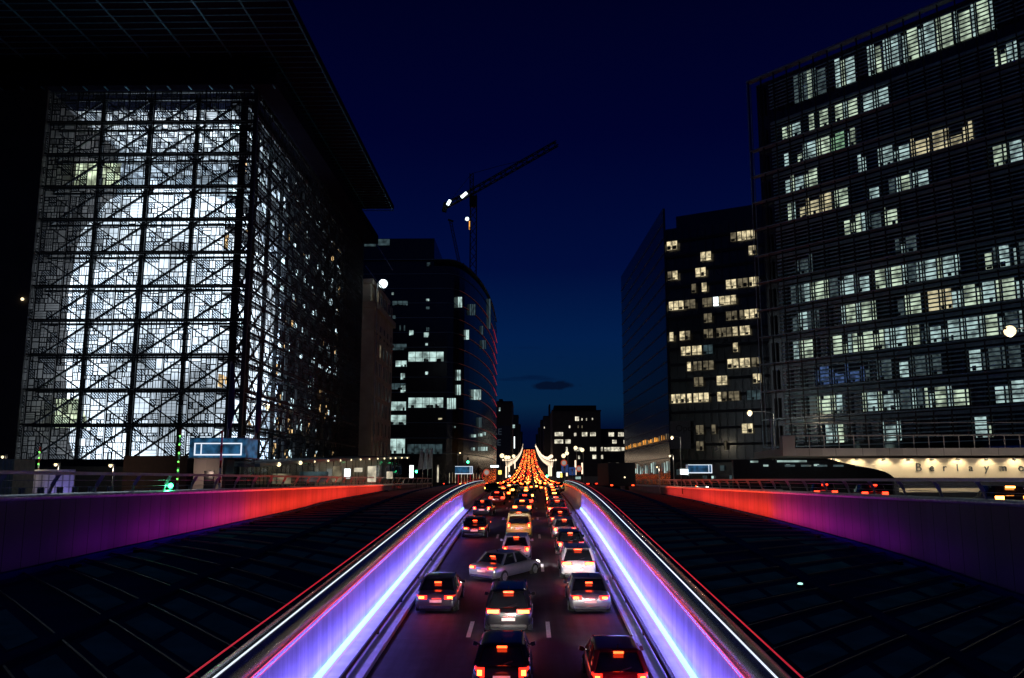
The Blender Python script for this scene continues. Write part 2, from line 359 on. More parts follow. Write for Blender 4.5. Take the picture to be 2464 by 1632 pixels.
# ------------------------------------------------------------------ glazed roofs beside the trench and outer parapets
LB = [(4, -4.65), (35.6, -3.85), (79, -2.85), (90, -2.4), (128, -1.75), (190, -1.1)]
RB = [(4, -5.7), (34.2, -4.8), (48.2, -4.0), (70.9, -3.3), (103, -2.6), (128, -2.25), (190, -1.5)]
def interp(T, y):
    for (a, za), (b_, zb) in zip(T, T[1:]):
        if y <= b_: return za + (zb - za) * (y - a) / (b_ - a)
    return T[-1][1]
YW = [4 + 6 * i for i in range(21)] + [128]
for s, xb, xo, T, side in ((-1, 7.1, 21.0, LB, 'left'), (1, 5.65, 19.5, RB, 'right')):
    rf = thing('glazed_roof', f'dark glazed roof with diagonal bars sloping between ramp and parapet on the {side}', 'roof')
    def surf(u, y, s=s, xb=xb, xo=xo, T=T, up=0.):
        yi = min(max(y, 4), 190)
        return (s * (xb + (xo - xb) * u), y, (zc(min(yi, 130)) - .35) * (1 - u) + interp(T, yi) * u + up)
    N = 6
    b_ = MB()
    for y0, y1 in zip(YW, YW[1:]):
        for i in range(N):
            b_.quad(surf(i / N, y0), surf((i + 1) / N, y0), surf((i + 1) / N, y1), surf(i / N, y1))
    b_.build('glass_surface', M['roofglass'], rf)
    bars = MB(); pan = MB(); y = -8.0; k = 0
    while y < 126:
        # a bar runs from the trench (u 0) outwards and away (u 1)
        Q = []
        for i in range(9):
            u = i / 8; yy = y + 17 * u
            if 4 <= yy <= 128: Q.append(surf(u, yy, up=.09))
        for p, q in zip(Q, Q[1:]): bars.bar(p, q, .06, .07)
        for u0, u1 in ((.04, .17), (.19, .32), (.42, .66), (.69, .95)):
            if rnd.random() < (.8 if u0 < .3 else .6):
                pts = [(u0, y + 17 * u0 + .55), (u1, y + 17 * u1 + .55), (u1, y + 17 * u1 + 1.95), (u0, y + 17 * u0 + 1.95)]
                if all(4 < p[1] < 127 for p in pts): pan.quad(*[surf(p[0], p[1], up=.03) for p in pts])
        y += 2.5; k += 1
    bars.build('roof_bar', M['roofbar'], rf)
    pan.build('roof_panel', M['roofpanel'], rf)
    lb = MB()
    for y0, y1 in zip(YW, YW[1:]): lb.bar(surf(.37, y0, up=.06), surf(.37, y1, up=.06), .5, .2); lb.bar(surf(.98, y0, up=.1), surf(.98, y1, up=.1), .25, .3)
    lb.build('roof_beam', M['roofglass'], rf)

    cz = -.62 if s < 0 else -.84
    pw = thing('parapet_wall', f'{"magenta to red" if s < 0 else "red to violet"} lit metal panelled parapet wall with rounded cap on the {side}', 'wall')
    YP = [4 + 4 * i for i in range(32)] + [135, 150, 170, 188]
    MB().sweep(YP, lambda y: [(s * xo, interp(T, y)), (s * xo, cz - .12), (s * (xo + .3), cz - .12), (s * (xo + .3), GZ - .6)]).build('wall_panel', M['parapet_panel'], pw)
    MB().sweep(YP, lambda y: [(s * (xo + .12) + .34 * math.cos(t), cz - .1 + .14 * math.sin(t)) for t in [2 * math.pi * k / 14 for k in range(14)]], closed=True, smooth=True).build('cap', M['cap'], pw)
    MB().sweep(YP, lambda y: [(s * (xo - .03), interp(T, y) + .02), (s * (xo - .10), interp(T, y) + .05), (s * (xo - .03), interp(T, y) + .14)]).build('base_trim', M['black'], pw)
    # assumed coloured floodlights, added with their housings on the roof, wash the parapet
    ys = [20 + 6 * i for i in range(18)]
    for y in ys:
        k = min(1, max(0, (y - (33 if s < 0 else 38)) / 36))
        colr = (.12 + .88 * k, .01 + .042 * k * k, .9 * (1 - k) + .015)
        pwr = 2.0 + 210 * k ** 2.3
        if y > 100: pwr *= .6
        zz = interp(T, y)
        fx = s * (xo - 1.5)
        if y < 126:
            fl = thing('assumed_floodlight', f'small black assumed flood lamp on the {side} glazed roof washing the parapet', 'assumed_floodlight', (fx, y, surf(1 - 1.5 / (xo - xb), y)[2]), 0, f'assumed flood lamps along the {side} parapet')
            MB().box(-.12, .12, -.3, .3, .02, .14).bar((0, -.3, .1), (0, .3, .1), .16, .12).build('housing', M['black'], fl)
            area_light('parapet_fill', (0, 0, .32), (s * 1.5, 0, 1.15), 6, .3, pwr, colr, fl, 150)
    # railing on the cap
    hz = .30 if s < 0 else .0
    rg = thing('railing', f'steel handrail on leaning posts above the {side} parapet', 'railing')
    MB().bar((s * (xo + .02), 4, hz), (s * (xo + .02), 188, hz), .26, .15).build('handrail', M['steel_post'], rg)
    MB().tube([(s * (xo + .22), y, cz + .3) for y in (4, 60, 120, 188)], .014, 6).tube([(s * (xo + .14), y, cz + .6) for y in (4, 60, 120, 188)], .014, 6).build('cable', M['steel_post'], rg)
    y = 10.2
    while y < 186:
        pm = MB(); pr = [(.34, cz, .0), (.28, cz + .35, .08), (.16, cz + .65, .16), (.03, hz, .24)]
        for (a, z0, dy0), (c_, z1, dy1) in zip(pr, pr[1:]): pm.bar((s * (xo + a), y + dy0, z0), (s * (xo + c_), y + dy1, z1), .07, .17)
        pm.build('post', M['steel_post'], rg)
        y += 4.08 if y < 110 else 6

# ------------------------------------------------------------------ Europa-like lattice building (left)
def split(r, depth, out):
    x0, x1, z0, z1 = r; w, h = x1 - x0, z1 - z0
    if depth == 0 or (w < .75 and h < .95) or (rnd.random() < .12 and depth < 3): out.append(r); return
    if (w > h * .9 and rnd.random() < .85) or h < .7:
        c = x0 + w * rnd.choice((.33, .4, .5, .6, .67)); split((x0, c, z0, z1), depth - 1, out); split((c, x1, z0, z1), depth - 1, out)
    else:
        c = z0 + h * rnd.choice((.3, .4, .5, .6, .7)); split((x0, x1, z0, c), depth - 1, out); split((x0, x1, c, z1), depth - 1, out)
def patch(x0, x1, z0, z1, fr=.055, fritp=.35, barw=.032):
    b_ = MB(); out = []; split((x0 + .08, x1 - .08, z0 + .12, z1 - .12), 5, out)
    b_.box(x0, x1, -.06, .06, z0, z0 + .10); b_.box(x0, x0 + .07, -.05, .07, z0 + .1, z1)
    for (a, c, d, e) in out:
        t = fr * rnd.uniform(.8, 1.5)
        b_.box(a, c, -.04, .04, d, d + t); b_.box(a, c, -.04, .04, e - t, e)
        b_.box(a, a + t, -.038, .038, d + t, e - t); b_.box(c - t, c, -.038, .038, d + t, e - t)
        w, h = c - a, e - d; n = rnd.choice((0, 1, 2, 3)) if w > .4 else 0
        for i in range(1, n + 1): x = a + w * i / (n + 1); b_.box(x - barw / 2, x + barw / 2, -.03, .03, d + t, e - t)
        n = rnd.choice((0, 0, 1, 2, 4)) if h > .5 else 0
        for i in range(1, n + 1): z = d + h * i / (n + 1); b_.box(a + t, c - t, -.026, .026, z - barw / 2, z + barw / 2)
        if rnd.random() < fritp: b_.quad((a + t, 0, d + t), (c - t, 0, d + t), (c - t, 0, e - t), (a + t, 0, e - t), 1)
    return b_
EX, EY, EW, ED, EH = -28.3, 85., 50., 60., 42.1
eb = thing('lattice_office_building', 'glowing glass box building behind a patchwork of old window frames and steel cross braces', 'building', (EX, EY, GZ))
Z0 = 3.6
zf = [Z0 + i * 3.5 for i in range(12)]
fl_ = []
nb = 10
for i in range(11):
    for j in range(nb):
        x0 = -2.7 * (j + 1); m_ = patch(x0, x0 + 2.7, zf[i], zf[i] + 3.5, fr=.04, fritp=.25); fl_.append((m_, -j * 10 + i))
limited(fl_, 'window_frame', [M['wood'], M['frit']], eb, lambda t: t[1])
# right flank: the same patchwork seen edge-on, rotated so local x runs along the street
fk = []
for i in range(11):
    for j in range(22):
        p_ = patch(j * 2.7, j * 2.7 + 2.7, zf[i], zf[i] + 3.5, fr=.045, fritp=0., barw=.02)
        p_.v = [(-y_ * .35, x_, z_) for x_, y_, z_ in p_.v]; fk.append((p_, -j * 10 - i))
limited(fk, 'flank_window_frame', [M['wood'], M['frit']], eb, lambda t: t[1])
st = MB(); dg = MB()
for k in range(11):
    x = -1.9 - 5.1 * k if k else -1.9
    if x > -47: st.bar((x, 2.3, 0), (x, 2.3, EH + 1), .38)
for i in range(12):
    z = zf[i]; st.bar((-47, 2.3, z), (-.2, 2.3, z), .22); st.bar((-47, .5, z + .02), (-.02, .5, z + .02), .2, .26); st.bar((-.5, .7, z + .02), (-.5, 59.4, z + .02), .2, .26)
    st.bar((-2.3, 2.6, z + .01), (-2.3, 59, z + .01), .3)
for k in range(9):
    xa, xc = -1.9 - 5.1 * k, -1.9 - 5.1 * (k + 1)
    for i in range(11):
        dg.bar((xa, 2.35, zf[i + 1]), (xc, 2.35, zf[i]), .2); dg.bar((xa, 2.55, zf[i]), (xc, 2.55, zf[i + 1]), .13)
for k in range(11):
    ya, yc = 2.6 + 5.1 * k, 2.6 + 5.1 * (k + 1)
    st.bar((-2.3, ya, 0), (-2.3, ya, EH), .42)
    for i in range(11):
        dg.bar((-2.35, ya, zf[i]), (-2.35, yc, zf[i + 1]), .2); dg.bar((-2.5, ya, zf[i + 1]), (-2.5, yc, zf[i]), .12)
st.box(-.28, .1, -.1, .28, 0, EH + 1)
st.build('steel_frame', M['brace'], eb); dg.build('cross_brace', M['brace'], eb)
MB().lathe([(0, 1), (8, 1), (10, 6), (11.4, 14), (11.8, 22), (10.8, 29), (8, 33.5), (5, 35.2), (0, 35.3)], (-14.0, 15.5), 40).build('lantern', M['lantern'], eb)
inn = MB()
inn.quad((-49, 5, EH), (-3, 5, EH), (-3, 30, EH), (-49, 30, EH))
inn.quad((-49, 3, .6), (-3, 3, .6), (-3, 30, .6), (-49, 30, .6))
inn.build('atrium_wall', M['pantry'], eb)
for i in range(11):
    for (xa, xb_) in ((-49, -27), (-27, -4.2)):
        mt = 'atrium' if i < 9 else 'atriumdim'
        MB().box(xa, xb_, 18 if xa < -40 else 26, 18.2 if xa < -40 else 26.2, zf[i] + .02, zf[i + 1] - .35).build('glowing_back_wall', M[mt], eb)  # back wall's lit look is put into its emission
MB().box(-49, .05, -.12, .4, 0, 3.58).box(-.4, .05, .4, 59.5, 0, 3.58).build('plinth', M['dark'], eb)
rb = MB()
for k in range(14): rb.bar((-28 + 2 * k, 3.5, EH - .2), (-28 + 2 * k, 29, EH - .2), .16, .5)
rb.build('ceiling_rib', M['steel_post'], eb)
fc = MB()   # inner flank wall and floors
fc.box(-4.0, -3.8, 26, 59, 0, EH)
for i in range(12): fc.box(-3.8, -2.6, 3, 59, zf[i] - .18, zf[i] - .02)
fc.box(-49, -.1, 59.2, 59.6, 0, EH)
fc.build('inner_wall', M['dark'], eb)
for xx_ in (-38, -24, -11): area_light('atrium_fill', (xx_, 8, EH - 7), (xx_, 16, EH), 8, 1, 900, (.85, .93, 1.), eb)  # added lights without fixtures, brightening the atrium ceiling
rm = []
for i in range(11):
    for j in range(38):
        if rnd.random() < .6:
            y = 3 + j * 1.45 + rnd.random(); w = rnd.uniform(.3, 1.5); z = zf[i] + rnd.uniform(.3, 1.4); h = rnd.uniform(.5, 1.7)
            warm = rnd.random() < (.5 if i < 3 else .22)
            rm.append((MB().box(-3.78, -3.7, y, y + w, z, min(z + h, zf[i] + 3.1)), w * h / (85 + y), 'roomB' if warm else 'roomA'))
rm.sort(key=lambda t: -t[1])
for k, t in enumerate(rm[:95]): t[0].build('room_window', M[t[2]], eb)
for mt in ('roomA', 'roomB'):
    b_ = MB()
    for t in rm[95:]:
        if t[2] == mt: n = len(b_.v); b_.v += t[0].v; b_.f += [tuple(i + n for i in f) for f in t[0].f]; b_.mi += t[0].mi; b_.sm += t[0].sm
    tag(b_.build('room_window_field', M[mt], eb), kind='stuff')
for (px, py) in ((382, 256), (498, 255)):
    q = at(px, py, 91) - Vector((EX, EY, GZ)); MB().ball(q, .28, 12).build('ceiling_lamp', M['bulbwhite'], eb)
    point_light('lamp_glow', q - Vector((0, 0, .6)), 60, (.8, .9, 1.), .3, eb)
for (px, py) in ((650, 377), (624, 340), (680, 412), (708, 442), (626, 787), (835, 695), (835, 745), (828, 798)):
    t_ = ray(px, py); k = (EX - 3.2) / t_.x; q = t_ * k - Vector((EX, EY, GZ)); MB().ball(q, .2 if px < 700 else .3, 8).build('ceiling_lamp', M['bulbwhite'], eb)
for zz_ in (8.5, 4.6):
    for xx_ in (-26, -22, -19): pass
for (x0, x1, z0, z1, mt) in ((-26.5, -17.5, 7.2, 10.3, 'roomG'), (-26.5, -17, 33.8, 36.6, 'roomG')):
    MB().box(x0, x1, 6.2, 6.4, z0, z1).build('lit_meeting_room', M[mt], eb)
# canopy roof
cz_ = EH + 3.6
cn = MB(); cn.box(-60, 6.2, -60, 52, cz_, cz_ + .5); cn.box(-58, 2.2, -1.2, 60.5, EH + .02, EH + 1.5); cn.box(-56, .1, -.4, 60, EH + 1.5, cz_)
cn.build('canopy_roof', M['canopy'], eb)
cb = MB()
for k in range(16): cb.bar((6.0 - 4.4 * k, -60, cz_ - .12), (6.0 - 4.4 * k, 52, cz_ - .12), .10, .16)
for k in range(94): cb.bar((-60, -59 + 1.2 * k, cz_ - .1), (6.1, -59 + 1.2 * k, cz_ - .1), .05, .1)
for k in range(20): cb.bar((1.9 - 2.2 * k, -1.1, EH - .04), (1.9 - 2.2 * k, -.2, EH - .04), .1, .1)
cb.build('canopy_louvre', M['canopybar'], eb)
gn = MB()
for (x0, y0), (x1, y1) in (((905, 585), (945, 650)), ((880, 640), (925, 700))):
    gn.bar(at(x0, y0, 147) - Vector((EX, EY, GZ)), at(x1, y1, 140) - Vector((EX, EY, GZ)), .12)
gn.build('maintenance_gantry', M['steel_post'], eb)

# dark tower at the left edge
q = at(36, 1097, 80)
q = at(36, 1097, 84.6); tw = thing('stone_tower', 'tall unlit brown stone tower cropped by the left edge of the view', 'building', (q.x, 84.6, GZ))
MB().box(-40, 0, 0, 16, 0, 62).build('wall', M['stonedark'], tw)
q2 = at(54, 720, 84.5) - Vector((q.x, 84.6, GZ)); MB().ball((min(q2.x, -.4), -.12, q2.z), .16).build('wall_lamp', M['bulb'], tw)

# ------------------------------------------------------------------ old stone building with cornices
q = at(892, 1097, 150)
ob = thing('stone_building', 'old pale stone corner building with heavy cornice beside the lattice building', 'building', (q.x, 150, GZ))
MB().box(-16, 0, 0, 21, 0, 30.6 - GZ).box(-14, -.9, .9, 20, 30.6 - GZ, 35.2 - GZ).build('wall', M['stone'], ob)
MB().box(-16.4, .5, -.5, 21.4, 30 - GZ, 31.1 - GZ).box(-14.3, -.5, .5, 20.2, 34.6 - GZ, 35.4 - GZ).box(-16.2, .25, -.25, 21.2, 26 - GZ, 26.5 - GZ).box(-16.2, .3, -.3, 21.2, 4.6, 5.1).build('cornice', M['stone'], ob)
for k in range(8):
    for j in range(5):
        b_ = MB(); z = 6.2 + 3.5 * k if k < 7 else 33; y = 1.6 + 4. * j
        b_.box(.003, .06, y, y + 1.5, z, z + 2.3); o = b_.build('window', M['tower'] if (k, j) not in ((7, 0), (5, 1)) else M['winWd'], ob)
        MB().box(0, .22, y - .2, y + 1.7, z - .3, z - .05).box(0, .14, y - .2, y - .01, z - .05, z + 2.5).box(0, .14, y + 1.51, y + 1.7, z - .05, z + 2.5).build('sill', M['stone'], o)
point_light('stone_fill', (q.x + 6, 146, 1.5), 120, (1., .8, .55), .3)  # added point light without fixture, brightening the stone building

# ------------------------------------------------------------------ facades with window grids helper
def face_frame(P, d):
    """rotation so local +x runs along d"""
    return math.atan2(d[1], d[0])

# dark rounded tower on the left
TP = at(925, 1100, 205); TR = at(1073, 1100, 205); TW = TR.x - TP.x
dt = thing('dark_office_tower', 'black glass office tower with rounded street side and a few lit floors', 'building', (TP.x, 205, GZ))
H1 = at(1070, 640, 205).z - GZ; H2 = at(1070, 572, 205).z - GZ
out = [(-14, 0), (TW, 0)]
for k in range(1, 13):
    a = R(90) * k / 12
    out.append((TW + 8.6 * math.sin(a) ** .9, 66 * (1 - math.cos(a)) ** .95 * .98 + 1.5 * k / 12))
out += [(TW + 8.6, 85), (-14, 85)]
n = len(out)
def prism(b_, poly, z0, z1, mi=0):
    n = len(poly); b_.add([(x, y, z0) for x, y in poly] + [(x, y, z1) for x, y in poly], [(i, (i + 1) % n, n + (i + 1) % n, n + i) for i in range(n)] + [tuple(range(n, 2 * n))], mi)
    return b_
b_ = MB(); prism(b_, out, 0, H1); prism(b_, [(-14, .6), (TW - 3.5, .6), (TW - 3.5, 30), (-14, 30)], H1, H2); b_.build('wall', M['tower'], dt)
nf = 16; fh = 3.6
def grow(p, e): return [(x + (e if x > TW - .1 else (-e if x < 0 else 0)), y + (-e if y < 60 else e)) for x, y in p]
for k in range(2, 16):
    b_ = MB(); z = k * fh + .6
    g_ = grow(out, .10); prism(b_, g_, z, z + .16)
    b_.build('floor_band', M['ledge'], dt)
    # thin red line of light along the curved floors
    if 3 <= k <= 13:
        for i0, i1, mt in ((3, 8, 'redfaint'), (8, 12, 'redmid'), (12, 14, 'redglow')):
            MB().tube([(x + .16, y - .05, z + .08) for x, y in out[i0:i1 + 1]], .05, 6).build('red_line', M[mt], dt)
def twin(x0, y0, x1, y1, s_, ox, oy, mt, P=(TP.x, 205), d=(1, 0), root=dt, nx=1, depth=.12, base=(TP.x, 205, GZ), fr='black'):
    """a lit window: part, with mullions as its sub-part; coordinates read on the facade"""
    a = hit(ox + x0 / s_, oy + (y0 + y1) / 2 / s_, P, d); c = hit(ox + x1 / s_, oy + (y0 + y1) / 2 / s_, P, d)
    mid = ox + (x0 + x1) / 2 / s_
    t0 = hit(mid, oy + y0 / s_, P, d)[1] - GZ; t1 = hit(mid, oy + y1 / s_, P, d)[1] - GZ
    o = MB().box(a[0], c[0], -depth, -.003, t1, t0).build('window', M[mt], root)
    m_ = MB(); w = c[0] - a[0]
    m_.box(a[0] - .06, c[0] + .06, -depth - .07, -depth - .004, t1 - .08, t1 + .04); m_.box(a[0] - .06, c[0] + .06, -depth - .07, -depth - .004, t0 - .04, t0 + .08)
    for i in range(nx + 1):
        x = a[0] + w * i / nx; m_.box(x - .05, x + .05, -depth - .09, -depth - .006, t1 + .04, t0 - .04)
    for i in range(int(w / .7) + 1):
        if rnd.random() < .6: x = a[0] + w * rnd.random() * .9; m_.box(x, min(c[0], x + rnd.uniform(.2, .8)), -depth - .05, -depth - .005, t1 + .05, t1 + (t0 - t1) * rnd.uniform(.12, .36))
    if nx >= 2: m_.box(a[0], c[0], -depth - .05, -depth - .006, t1 + (t0 - t1) * .4, t1 + (t0 - t1) * .4 + .05)
    m_.build('mullion', M[fr], o)
Z4 = (2.904, 820, 640); Z3 = (3.733, 820, 300)
for (x0, x1, y0, y1, mt, nx) in ((472, 720, 600, 670, 'winG', 5), (382, 462, 662, 706, 'winG', 2), (418, 450, 750, 795, 'winG', 2), (418, 455, 835, 887, 'winG', 2), (332, 457, 948, 1012, 'winG', 2), (332, 457, 1042, 1110, 'winG', 2), (332, 450, 1208, 1312, 'winG', 2), (472, 717, 920, 992, 'winG', 5), (465, 710, 1245, 1315, 'winGd', 5), (478, 510, 450, 488, 'winG', 1), (580, 617, 465, 500, 'winG', 1), (596, 620, 430, 458, 'winGd', 2), (408, 422, 415, 455, 'winGd', 1), (440, 452, 415, 455, 'winGd', 1), (340, 462, 545, 590, 'winGd', 3), (595, 620, 230, 248, 'winG', 1), (355, 372, 185, 205, 'winG', 1), (360, 470, 245, 278, 'winGd', 3), (338, 385, 345, 372, 'winGd', 2), (335, 455, 820, 865, 'winGd', 3), (680, 710, 1062, 1076, 'winC', 1), (590, 612, 738, 762, 'winG', 1), (590, 610, 540, 560, 'winG', 1), (595, 622, 285, 305, 'winGd', 1)):
    twin(x0, y0, x1, y1, *Z4, mt, nx=nx)
for (x0, x1, y0, y1, mt, nx) in ((215, 318, 1032, 1095, 'winGd', 2), (332, 440, 1035, 1087, 'winGd', 3), (772, 805, 1238, 1275, 'winGd', 1)):
    twin(x0, y0, x1, y1, *Z3, mt, P=(TP.x, 205.6 if y0 < 1200 else 205), nx=nx, base=None, depth=.12 if y0 > 1200 else -.5)
# windows on the curved side: each lies on the piece of the curve it looks at
for (x0, x1, y0, y1, mt) in ((810, 842, 218, 290, 'winG'), (892, 935, 268, 345, 'winGd'), (865, 890, 448, 515, 'winG'), (803, 833, 728, 800, 'winG'), (803, 833, 832, 902, 'winG'), (920, 975, 865, 935, 'winG'), (955, 980, 1060, 1130, 'winGd'), (738, 802, 925, 1000, 'winG'), (975, 990, 420, 480, 'winGd'), (980, 1010, 520, 580, 'winGd'), (920, 940, 1178, 1198, 'winG'), (965, 985, 1172, 1192, 'winG'), (995, 1008, 1162, 1184, 'winG'), (915, 932, 1270, 1290, 'winG'), (970, 1020, 1265, 1292, 'winG'), (785, 798, 1120, 1132, 'winG'), (1026, 1042, 230, 440, 'winGd')):
    px = 820 + (x0 + x1) / 2 / 2.904
    for i in range(1, 14):
        A, B = out[i], out[i + 1]; d = Vector((B[0] - A[0], B[1] - A[1])).normalized(); P = (TP.x + A[0], 205 + A[1])
        t, _ = hit(px, 1000, P, d); L = math.dist(A, B)
        if 0 <= t <= L:
            def pt(x, y): t_, z_ = hit(820 + x / 2.904, 640 + y / 2.904, P, d); return (A[0] + d.x * t_ + d.y * .2, A[1] + d.y * t_ - d.x * .2, z_ - GZ)
            a, b2, c, e = pt(x0, y1), pt(x1, y1), pt(x1, y0), pt(x0, y0)
            o = MB().quad(a, b2, c, e).build('window', M[mt], dt)
            mu = MB(); nm = max(1, int((x1 - x0) / 14))
            for j in range(nm + 1):
                k = j / nm; lo = Vector(a).lerp(Vector(b2), k); hi = Vector(e).lerp(Vector(c), k); off = Vector((d.y * .06, -d.x * .06, 0)); mu.bar(lo + off, hi + off, .12)
            mu.build('mullion', M['black'], o); break
# lit ground floor of the tower
for i in range(12):
    x = TW - 2 + i * .85
    MB().box(x, x + .35, -.2 + i * 3.6, -.1 + i * 3.6 + .1, 1.2, 5.2 - .1 * i).build('shop_window', M[('shop', 'winG', 'winGd')[i % 3]], dt)

# ------------------------------------------------------------------ cranes
cr = thing('tower_crane', 'dark tower crane with raised jib and white work lights behind the black tower', 'crane', (at(1135, 1100, 300).x, 300, zr(300)))
base = Vector(cr.location)
def L3(px, py, Y=300): return at(px, py, Y) - base
def truss(b_, p, q, w, n, t):
    p = Vector(p); q = Vector(q); d = (q - p).normalized(); up = Vector((0, 1, 0)); a = d.cross(up).normalized() * w / 2; c = up * w / 2
    cs = [(-1, -1), (1, -1), (1, 1), (-1, 1)]
    for i, j in cs: b_.bar(p + a * i + c * j, q + a * i + c * j, t)
    for k in range(n):
        for m_ in range(4):
            i, j = cs[m_]; i2, j2 = cs[(m_ + 1) % 4]; u = p + (q - p) * k / n; v = p + (q - p) * (k + 1) / n
            if k % 2: i, j, i2, j2 = i2, j2, i, j
            b_.bar(u + a * i + c * j, v + a * i2 + c * j2, t * .7)
mt_ = L3(1135, 470); mt_.x = 0; mt_.y = 0
b_ = MB(); truss(b_, (0, 0, 0), mt_, 2.2, 34, .28); b_.build('mast', M['black'], cr)
b_ = MB(); truss(b_, L3(1135, 462), L3(1341, 345, 290), 1.7, 16, .26); b_.build('jib', M['black'], cr)
b_ = MB(); truss(b_, L3(1135, 462), L3(1072, 496, 303), 1.5, 6, .3); b_.bar(L3(1076, 500, 303), L3(1066, 498, 303), 1.8, 3.4); b_.build('counter_jib', M['black'], cr)
b_ = MB(); truss(b_, L3(1135, 470), L3(1135, 418), 1.2, 6, .24); b_.build('tower_head', M['black'], cr)
MB().tube([L3(1135, 418), L3(1200, 400, 296), L3(1262, 385, 293)], .09, 5).tube([L3(1135, 418), L3(1075, 494, 303)], .07, 5).build('tie_cable', M['black'], cr)
MB().box(-1.4, 1.2, -1.6, 1.4, mt_.z - 4.2, mt_.z - .6).build('cab', M['black'], cr)
for a, c in (((1068 + 9, 493), (1083, 482)), ((1110, 475), (1123, 464))):
    MB().tube([L3(*a, 299), L3(*c, 299)], .55, 8).build('work_light', M['bulbwhite'], cr)
MB().ball(L3(1124, 527, 298.5), .7, 8).build('work_light', M['bulbwhite'], cr)
b_ = MB().box(-1.5, -1.15, -1.5, -1.3, L3(1130, 555).z, L3(1130, 535).z).build('ladder_light', M['orange'], cr)
lc = thing('roof_crane', 'small luffing roof crane with slim leaning boom on the black tower roof', 'crane', (at(1106, 620, 212).x, 212, H1 + GZ))
base = Vector(lc.location)
MB().box(-1.6, 1.2, -1, 1, 0, 2.2).build('crane_base', M['black'], lc)
b_ = MB(); truss(b_, (0, 0, 2), at(1084, 532, 212) - base, .6, 12, .14); b_.bar(at(1078, 529, 212) - base, at(1091, 533, 212) - base, .4); b_.build('boom', M['black'], lc)

# ------------------------------------------------------------------ right: glass wedge office tower
CP0 = at(1612, 1100, 190); cdir = (math.sin(R(61)), -math.cos(R(61)))
wg = thing('glass_office_tower', 'dark glass office tower with sharp pointed fin and scattered yellow lit windows', 'building', (CP0.x, 190, GZ), 0)
WH = at(1597, 502, 190).z - GZ
MH = hit(1640, 545, CP0, cdir)[1] - GZ
ang = math.atan2(cdir[1], cdir[0])
ca, sa = math.cos(ang), math.sin(ang)
def rl_(t, dpt): return (t * ca - dpt * sa, t * sa + dpt * ca)
body = [rl_(.4, .6), rl_(60, 0), rl_(60, 40), rl_(14, 76), (.6, 88)]
b_ = MB(); prism(b_, body, 0, MH); prism(b_, [rl_(2, 3), rl_(58, 3), rl_(58, 30), rl_(12, 60)], MH, MH + 3.4); b_.build('wall', M['tower'], wg)
FE = at(1503, 1100, 262); hf = at(1503, 666, 262).z - GZ
b_ = MB()
fx, fy = FE.x - CP0.x, 72
b_.add([(0, 0, 0), (fx, fy, 0), (fx, fy, hf), (0, 0, WH), (.5, .1, 0), (fx + .5, fy + .1, 0), (fx + .5, fy + .1, hf), (.5, .1, WH)], [(0, 3, 2, 1), (4, 5, 6, 7), (0, 4, 7, 3), (3, 7, 6, 2), (1, 2, 6, 5)])
b_.build('glass_fin', M['tower'], wg)
b_ = MB()
for k in range(1, 18):
    z = 3.5 * k + 3; 
    if z < min(WH, hf): b_.bar((-.12, 0, z), (fx - .12, fy, z), .1, .13)
b_.build('fin_rail', M['ledge'], wg)
fr_ = MB()
for k in range(1, 17):
    z = 3.48 * k + 2.2
    if z < MH - 1: p, q = rl_(.5, -.06), rl_(60, -.06); fr_.bar((*p, z), (*q, z), .12, .5)
for j in range(34): p = rl_(.6 + 1.75 * j, -.05); fr_.bar((*p, 5), (*p, MH - .5), .07)
fr_.build('facade_grid', M['dark'], wg)
hold = thing('tmp', 'x', 'x')
def win_on(root, P, ang, x0, x1, y0, y1, s_, ox, oy, mt, nx, d, depth=.12, name='window'):
    a = hit(ox + x0 / s_, 1100, P, d)[0]; c = hit(ox + x1 / s_, 1100, P, d)[0]
    mid = ox + (x0 + x1) / 2 / s_
    zt = hit(mid, oy + y0 / s_, P, d)[1] - GZ; zb = hit(mid, oy + y1 / s_, P, d)[1] - GZ
    def tr_(m_):
        m_.v = [(x * math.cos(ang) - y * math.sin(ang), x * math.sin(ang) + y * math.cos(ang), z) for x, y, z in m_.v]; return m_
    o = tr_(MB().box(a, c, -depth, -.03, zb, zt)).build(name, M[mt], root)
    m_ = MB()
    for i in range(nx + 1): x = a + (c - a) * i / nx; m_.box(x - .07, x + .07, -depth - .09, -depth - .004, zb, zt)
    m_.box(a, c, -depth - .07, -depth - .003, zb + (zt - zb) * .22, zb + (zt - zb) * .22 + .1)
    tr_(m_).build('mullion', M['black'], o)
